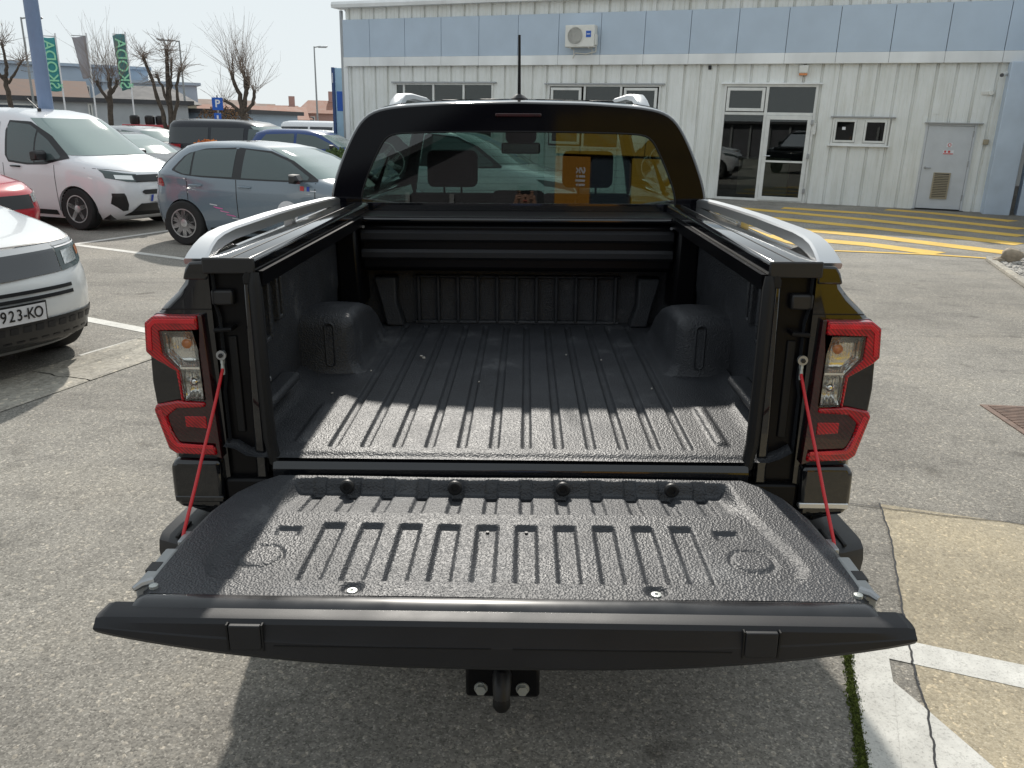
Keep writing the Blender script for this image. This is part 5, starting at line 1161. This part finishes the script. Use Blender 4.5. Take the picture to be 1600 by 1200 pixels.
flag('flag', (-20.61, 36.87, 5.2), .60, 1.75, 'flag_grey', 'grey lilac flag between the two teal flags', None, .45, face=.3, ph=1.)
flag('flag', (-19.98, 39.43, 5.53), .56, 2.5, 'flag_dark', 'dark teal flag with green lettering behind the twiggy tree', '\u0160KODA', .28, face=.3, ph=2.2)
# bare pollarded trees
def tree(name, x, y, label, stems, twigs, rz=0., seed=1):
    o = empty(name, (x, y, 0), rz); tag(o, label, 'tree', 'bare pollarded trees'); q = random.Random(seed); tk = MB(); tw = MB()
    for pts, rad in stems:
        P = [Vector(p) for p in pts]; pp = []; rr = []
        for i in range(len(P)-1):
            for k in range(4):
                t = k/4; pp.append(P[i].lerp(P[i+1], t)+Vector((q.gauss(0, .015), q.gauss(0, .015), 0))); rr.append(.52*(rad[i]+(rad[i+1]-rad[i])*t)*q.uniform(.9, 1.12))
        pp.append(P[-1]); rr.append(rad[-1]*.58); tk.tube(pp, rr, 9)
    for (c, n, ln, up, spread, th) in twigs:
        c = Vector(c); b0 = True
        for k in range(int(n*1.15)):
            a = q.uniform(0, 2*math.pi); e = q.uniform(*up); d = Vector((math.cos(a)*math.cos(e)*spread, math.sin(a)*math.cos(e)*spread, math.sin(e))).normalized()
            L = ln*q.uniform(.45, 1.25); p = c+Vector((q.gauss(0, .07), q.gauss(0, .07), q.gauss(0, .10))); pts = [p]; dd = d.copy()
            for s_ in range(5):
                dd = (dd+Vector((q.gauss(0, .14), q.gauss(0, .14), q.gauss(.04, .10)))).normalized(); p = p+dd*L/5; pts.append(p)
            th *= .5 if b0 else 1; b0 = False; tw.tube(pts, [th, th*.85, th*.7, th*.55, th*.42, th*.28], 4, caps=False)
            for b_ in range(q.randint(0, 2)):
                i = q.randint(1, 4); p = pts[i]; d2 = (dd+Vector((q.gauss(0, .6), q.gauss(0, .6), q.gauss(.1, .4)))).normalized(); l2 = L*q.uniform(.18, .42)
                tw.tube([p, p+d2*l2*.5, p+d2*l2+Vector((0, 0, .04))], [th*.5, th*.4, th*.22], 4, caps=False)
    tk.build('trunk', 'bark', o, smooth=True, sharp=60); tw.build('crown', 'twig', o)
tree('bare_tree', -19.9, 30.4, 'bare tree with short twigs at the far left edge', [([(0, 0, 0), (0, 0, 2.4), (-.05, 0, 3.2)], [.2, .17, .15]), ([(-.05, 0, 3.0), (-.35, 0, 3.4), (-.5, .1, 3.9)], [.12, .1, .08]), ([(0, 0, 3.1), (.1, 0, 3.6), (.05, 0, 4.3)], [.13, .11, .09]), ([(.05, 0, 2.9), (.4, 0, 3.3), (.7, 0, 3.7)], [.1, .08, .06])],
     [((0, 0, 4.3), 45, .75, (-.3, 1.3), 1., .022), ((-.5, .1, 3.9), 40, .7, (-.4, 1.2), 1., .02), ((.7, 0, 3.7), 40, .7, (-.5, 1.1), 1., .02)], seed=3)
tree('bare_tree', -15.95, 30.2, 'pollarded tree with long thin upright shoots between the flags', [([(0, 0, 0), (0, 0, 1.8), (.03, 0, 2.5)], [.22, .19, .2]), ([(0, 0, 2.3), (-.3, 0, 2.75), (-.4, 0, 3.05)], [.13, .11, .12]), ([(.03, 0, 2.4), (.1, 0, 2.85), (.12, 0, 3.15)], [.17, .15, .16]), ([(.03, 0, 2.5), (.3, .1, 2.9), (.36, .1, 3.1)], [.11, .10, .11])],
     [((-.4, 0, 3.0), 28, 1.9, (.7, 1.5), .8, .016), ((.12, 0, 3.1), 36, 2.1, (.7, 1.5), .8, .016), ((.36, .1, 3.0), 26, 1.8, (.6, 1.4), .9, .016)], seed=5)
tree('bare_tree', -13.4, 29.2, 'bare tree with several dark stems behind the parked cars', [([(0, 0, 0), (.0, 0, 1.2), (-.12, 0, 2.0), (-.35, 0, 3.0), (-.62, 0, 3.9)], [.24, .17, .14, .12, .10]), ([(.05, 0, .3), (.2, 0, 1.6), (.15, .1, 2.6), (.2, .1, 3.6), (.25, .1, 4.15)], [.22, .2, .17, .14, .12]), ([(.2, 0, 1.5), (.45, 0, 2.2), (.52, 0, 2.9), (.72, 0, 3.5)], [.15, .12, .10, .09]), ([(.15, 0, 2.2), (-.05, 0, 2.9), (-.2, 0, 3.3)], [.11, .09, .08]), ([(.2, 0, 2.3), (.35, 0, 3.1), (.42, 0, 3.8)], [.1, .08, .08])],
     [((-.62, 0, 3.85), 60, .75, (-.6, 1.3), 1., .017), ((.25, .1, 4.1), 60, .75, (-.4, 1.3), 1., .017), ((.72, 0, 3.45), 60, .8, (-.7, 1.1), 1., .017), ((-.2, 0, 3.2), 30, .6, (-.6, 1.1), 1., .015), ((.42, 0, 3.7), 30, .6, (-.4, 1.2), 1., .015), ((-.4, 0, 3.1), 24, .6, (-.7, .8), 1., .015)], seed=8)
tree('bare_tree', -13.4, 37.8, 'pollarded tree with a fan of long thin shoots above cars', [([(0, 0, 0), (0, 0, 1.6), (.0, 0, 2.1)], [.3, .28, .34]), ([(0, 0, 2.0), (-.5, 0, 2.45), (-.85, 0, 2.62)], [.18, .15, .13]), ([(0, 0, 2.0), (-.1, 0, 2.9), (-.35, 0, 3.5), (-.4, 0, 3.85)], [.25, .2, .16, .15]), ([(0, 0, 2.1), (.2, 0, 3.0), (.22, 0, 3.5), (.12, 0, 3.95)], [.22, .19, .17, .14]), ([(.2, 0, 3.0), (.36, 0, 3.4), (.34, 0, 3.7)], [.15, .14, .13]), ([(.05, 0, 2.1), (.5, 0, 2.5), (.62, 0, 3.1)], [.17, .15, .14])],
     [((-.85, 0, 2.6), 26, 1.6, (.2, 1.2), 1., .017), ((-.4, 0, 3.8), 34, 2.3, (.6, 1.5), .8, .018), ((.12, 0, 3.9), 36, 2.2, (.7, 1.5), .8, .018), ((.36, 0, 3.6), 26, 2.0, (.5, 1.4), .9, .018), ((.62, 0, 3.1), 34, 1.9, (.2, 1.3), 1., .017)], seed=12)
# houses and sheds beyond the yard
def house(name, x, y, rz, w, d, h, rh, wall_m, roof_m, label, wins=(), hip=False, flat=False, chim=False):
    o = empty(name, (x, y, 0), rz); tag(o, label, 'building'); box('wall', -w/2, w/2, 0, d, 0, h, wall_m, o)
    if flat: MB().box(-w/2-.3, w/2+.3, -.3, d+.3, h, h+.22).build('roof', roof_m, o)
    else:
        e = .35; k = w*.28 if hip else 0
        v = [(-w/2-e, -e, h), (w/2+e, -e, h), (w/2+e, d+e, h), (-w/2-e, d+e, h), (-w/2-e+k, d/2, h+rh), (w/2+e-k, d/2, h+rh)]
        rf = mesh('roof', v, [(0, 1, 5, 4), (2, 3, 4, 5), (1, 2, 5), (3, 0, 4), (0, 1, 2, 3)], roof_m, o)
        if chim: box('chimney', w*.12, w*.12+.6, d/2-.3, d/2+.3, h+rh*.5, h+rh+.9, 'plaster_pink', rf)
    for (x0, x1, z0, z1) in wins:
        wn = box('window', x0, x1, -.05, .02, z0, z1, 'frame_white', o); box('pane', x0+.08, x1-.08, -.07, -.055, z0+.08, z1-.08, 'far_glass', wn)
    return o
house('garage', -22.2, 41.0, math.radians(30), 9.2, 6, 2.45, 0, 'plaster_grey', 'roof_dark', 'long low grey garage with dark flat roof beneath flags', [(-4.2, -2.2, .9, 2.3), (-.2, .0, 0, 2.4)], flat=True)
house('garage', -17.6, 44.3, math.radians(-10), 5.0, 6, 2.1, 0, 'plaster_blue', 'roof_dark', 'pale blue garage continuing right of the grey garage', [], flat=True)
house('house', -38.5, 66, math.radians(28), 15, 9, 5.6, 0, 'plaster_blue', 'plaster_blue', 'pale blue block with stepped roof behind the left flags', [(-4, -3, 2.9, 4.3), (-1, 0, 2.9, 4.3), (2, 3, 3, 4.2), (5, 6, 3, 4.2)], flat=True)
house('house', -30.4, 66.5, math.radians(28), 7, 9, 4.4, 0, 'plaster_blue', 'plaster_blue', 'lower pale blue block right of the stepped block', [(-2, -1, 2.6, 3.8), (1, 2, 2.6, 3.8)], flat=True)
house('house', -31.8, 50, math.radians(30), 8, 6, 2.8, 1.2, 'plaster_pink', 'roof_brown', 'brown roofed house low behind the leftmost tree', [], chim=False)
house('house', -25.8, 55, math.radians(25), 6.5, 6, 2.7, 1.2, 'plaster_cream', 'roof_dark', 'dark roofed house between the teal flag and pole', [(-2, -1.2, 1.4, 2.3)], hip=True)
house('house', -31.0, 73, math.radians(22), 13, 8, 2.7, .9, 'plaster_cream', 'roof_brown', 'long brown roofed building behind the tree with several stems', [(-5, -4, 1.4, 2.4), (-2, -1, 1.4, 2.4), (1, 2, 1.4, 2.4), (4, 5, 1.4, 2.4)])
house('house', -21.0, 62, math.radians(18), 8, 7, 1.9, 1.0, 'plaster_pink', 'roof_red', 'low red roofed house left of the fan shaped tree', [(-2, -1, .9, 1.7)])
house('house', -23.8, 80, math.radians(15), 5.2, 7, 2.0, 1.3, 'plaster_pink', 'roof_red', 'pink house with red hipped roof in the far gap', [(-1.6, -.9, 1.2, 1.9), (.8, 1.5, 1.2, 1.9)], hip=True, chim=True)
house('house', -20.2, 82, math.radians(15), 5.0, 7, 2.6, 1.3, 'plaster_pink', 'roof_red', 'taller pink house beside the far street lamp', [(-1.6, -.9, 1.6, 2.3), (.9, 1.6, 1.6, 2.3)], hip=True, chim=True)
house('house', -30.2, 88, math.radians(18), 6, 8, 2.4, 1.2, 'plaster_grey', 'roof_brown', 'grey gabled house behind the fan shaped tree', [(-1.6, -.9, 1.5, 2.2)])
fw = empty('far_fence', (-20.6, 76, 0), math.radians(14)); tag(fw, 'tan boundary wall below the far pink houses', 'wall'); box('wall', -9, 9, 0, .3, 0, 1.75, 'plaster_cream', fw); box('coping', -9.1, 9.1, -.05, .35, 1.75, 1.83, 'plaster_grey', fw)
house('house', -44, 34, math.radians(50), 16, 8, 3.4, 1.6, 'plaster_cream', 'roof_red', 'cream house with red roof left of the photograph', [(-6, -5, 1.2, 2.4), (-2, -1, 1.2, 2.4), (2, 3, 1.2, 2.4), (6, 7, 1.2, 2.4)])
house('house', -36, 12, math.radians(75), 14, 8, 3.2, 1.5, 'plaster_grey', 'roof_brown', 'grey house with brown roof left of the photograph', [(-5, -4, 1.2, 2.4), (0, 1, 1.2, 2.4), (4, 5, 1.2, 2.4)])
# reddish shrubs, planters with flowers
def shrub(name, x, y, z0, rx, rz, n, m, label, cat='shrub', leaf=.10, tk=True):
    o = empty(name, (x, y, 0)); tag(o, label, cat); mb = MB()
    for i in range(n):
        while True:
            p = Vector((random.uniform(-1, 1), random.uniform(-1, 1), random.uniform(-1, 1)))
            if .25 < p.length < 1: break
        c = Vector((p.x*rx, p.y*rx, z0+p.z*rz)); a = Vector((random.gauss(0, 1), random.gauss(0, 1), random.gauss(0, 1))).normalized(); b_ = a.orthogonal().normalized()
        s_ = leaf*random.uniform(.5, 1.3); mb.add([c-a*s_, c+b_*s_*.5, c+a*s_, c-b_*s_*.5], [(0, 1, 2, 3)])
    mb.build('foliage', m, o)
    if tk: MB().tube([(0, 0, 0), (0, 0, z0)], .05, 6).build('stem', 'bark', o)
    return o
shrub('shrub', -16.2, 43.0, 1.6, 1.5, .9, 1500, 'shrub', 'reddish brown bare shrub below the second street lamp', leaf=.075)
shrub('shrub', -10.6, 60, 1.4, 2.2, 1.5, 700, 'leaf', 'distant olive shrub left of the workshop corner', leaf=.16)
for (x, y, lab, mm, z) in ((-6.15, 14.1, 'planter of orange autumn flowers beyond the grey hatchback', 'flower_orange', 1.22), (-3.95, 15.4, 'planter of yellow green leaves right of the orange planter', 'leaf', 1.08)):
    pl = shrub('planter', x, y, z, .30, .15, 420, mm, lab, 'planter', .05, False)
    MB().lathe([(.20, 0), (.24, .1), (.14, .25), (.14, .7), (.30, .95), (.32, 1.05 if z > 1.1 else .95), (.26, 1.02 if z > 1.1 else .93)], (0, 0, 0), 'z', 20).build('bowl', 'planter', pl, smooth=True, sharp=40)

# ================================================================== BEHIND THE CAMERA (seen mirrored in glass and paint)
yb = empty('yellow_service_building', (0, -6.0, 0)); tag(yb, 'yellow clad service building behind the camera, mirrored in glass', 'building')
box('wall', .4, 9, -5, -.10, 0, 3.2, 'hall', yb)
box('sign_panel', .60, 1.28, -.08, .0, 0.2, 2.42, 'orange_panel', yb, bevel=.005)
for a, b in ((.60, 1.06), (1.07, 2.3), (2.31, 3.9), (3.91, 5.5), (5.51, 7.1), (7.11, 8.7)): box('fascia_panel', a, b, -.09, .02, 2.45, 2.80+.07*(a > 1), 'yellow_panel', yb, bevel=.005)
for a, b in ((2.1, 3.3), (3.31, 4.5), (4.51, 5.7), (5.71, 6.9), (6.91, 8.1)): box('wall_panel', a, b, -.09, .0, .15, 2.42, 'yellow_panel', yb, bevel=.005)
box('door_glass', 1.32, 2.06, -.09, -.06, .1, 2.42, 'far_glass', yb)
mt = axes((1.08, .004, 2.1), (0, 0, 1), (1, 0, 0))
text('lettering', '\u0161ili', .26, 'plate_white', yb, axes((1.10, .006, 2.15), (0, 0, -1), (-1, 0, 0)), .002, .004)
hb = empty('storage_hall', (0, -12, 0)); tag(hb, 'dark storage hall behind the camera, mirrored in the rear window', 'building')
MB().prism([(-14, 0), (.8, 0), (.8, 4.1), (-.3, 3.9), (-1.34, 3.65), (-3.1, 3.05), (-5.5, 2.3), (-14, 2.3)], -8, 0, 'y').build('wall', 'hall', hb)
MB().prism([(-14.3, 2.3), (-5.5, 2.3), (-3.1, 3.05), (-1.34, 3.65), (.9, 4.12), (.9, 4.3), (-.2, 4.1), (-1.34, 3.80), (-3.1, 3.2), (-5.5, 2.45), (-14.3, 2.45)], -8.3, .5, 'y').build('roof', 'roof_dark', hb)
for k in range(9): box('hall_post', -13.5+k*1.4, -13.36+k*1.4, .02, .14, 0, 2.2, 'galv', hb)

# the photographer
def person():
    o = empty('person', (.02, -2.36, 0)); tag(o, 'person in blue shirt holding up a phone behind the camera', 'person')
    J = {'pel': (0, 0, .95, .15, .11), 'wst': (0, 0, 1.10, .14, .10), 'chs': (0, 0, 1.30, .17, .115), 'nkb': (0, .01, 1.46, .07, .065), 'nk': (0, .02, 1.53, .055, .055), 'hd0': (0, .05, 1.60, .075, .085), 'hd1': (0, .045, 1.68, .078, .095), 'hd2': (0, .035, 1.76, .06, .07)}
    E = [('pel', 'wst'), ('wst', 'chs'), ('chs', 'nkb'), ('nkb', 'nk'), ('nk', 'hd0'), ('hd0', 'hd1'), ('hd1', 'hd2')]
    for s, n in ((-1, 'l'), (1, 'r')):
        J.update({'sh'+n: (s*.18, 0, 1.42, .065, .065), 'el'+n: (s*.25, .16, 1.27, .045, .045), 'wr'+n: (s*.10, .28, 1.60, .03, .03), 'ha'+n: (s*.085, .30, 1.66, .035, .022),
                  'hp'+n: (s*.09, 0, .90, .09, .09), 'kn'+n: (s*.11, .02, .50, .06, .06), 'an'+n: (s*.12, -.01, .09, .042, .042), 'to'+n: (s*.14, .16, .04, .035, .03)})
        E += [('chs', 'sh'+n), ('sh'+n, 'el'+n), ('el'+n, 'wr'+n), ('wr'+n, 'ha'+n), ('pel', 'hp'+n), ('hp'+n, 'kn'+n), ('kn'+n, 'an'+n), ('an'+n, 'to'+n)]
    names = list(J); me = bpy.data.meshes.new('body'); me.from_pydata([J[k][:3] for k in names], [(names.index(a), names.index(b)) for a, b in E], [])
    ob = bpy.data.objects.new('body', me); link(ob, None)
    md = ob.modifiers.new('skin', 'SKIN'); sd = ob.modifiers.new('sub', 'SUBSURF'); sd.levels = 2; sd.render_levels = 2
    for i, k in enumerate(names): me.skin_vertices[0].data[i].radius = J[k][3:5]; me.skin_vertices[0].data[i].use_root = (k == 'pel')
    bpy.context.view_layer.update()
    m2 = bpy.data.meshes.new_from_object(ob.evaluated_get(bpy.context.evaluated_depsgraph_get())); bpy.data.objects.remove(ob)
    ob = link(bpy.data.objects.new('body', m2), o); m2.materials.clear()
    for k in ('skin', 'shirt', 'trouser', 'hair'): m2.materials.append(MAT[k])
    for p in m2.polygons:
        c = p.center; arm = c.y > .12 and c.z > 1.2
        p.material_index = (3 if (c.z > 1.70 or (c.z > 1.58 and c.y < .02)) and not arm else 0) if (c.z > 1.49 or (arm and c.z > 1.3)) else (1 if c.z > .93 else (2 if c.z > .1 else 3))
        if arm and 1.2 < c.z < 1.42: p.material_index = 0
    m2.shade_smooth()
    fc_ = MB().lathe([(.010, .135), (.013, .14), (.008, .155)], (0, 0, 1.655), 'y', 8); fc_.build('nose', 'skin', o, smooth=True)
    for s in (-1, 1):
        MB().lathe([(.008, .125), (.012, .13), (.004, .137)], (s*.032, 0, 1.685), 'y', 8).build('eye', 'hair', o)
        MB().loft([[(s*(.078+dx), .04+.022*math.cos(t), 1.665+.032*math.sin(t)) for t in np.linspace(0, 6.28, 10, endpoint=False)] for dx in (0, .012)]).build('ear', 'skin', o)
        for k in range(4):
            z = 1.685-k*.019; MB().tube([(s*.09, .292, z), (s*.086, .318, z), (s*.066, .325, z), (s*.055, .320, z)], [.009, .009, .008, .007], 6).build('finger', 'skin', o, smooth=True)
        MB().tube([(s*.085, .295, 1.665), (s*.072, .297, 1.69), (s*.055, .298, 1.70)], [.011, .010, .008], 6).build('thumb', 'skin', o, smooth=True)
    box('mouth', -.022, .022, .128, .136, 1.612, 1.618, 'red_print', o)
    ph = box('phone', -.078, .078, -.004, .004, -.037, .037, 'car_black', None, bevel=.003); ph.location = (.006, -2.036, 1.70); tag(ph, 'dark phone held sideways by the photographer', 'phone')
person()
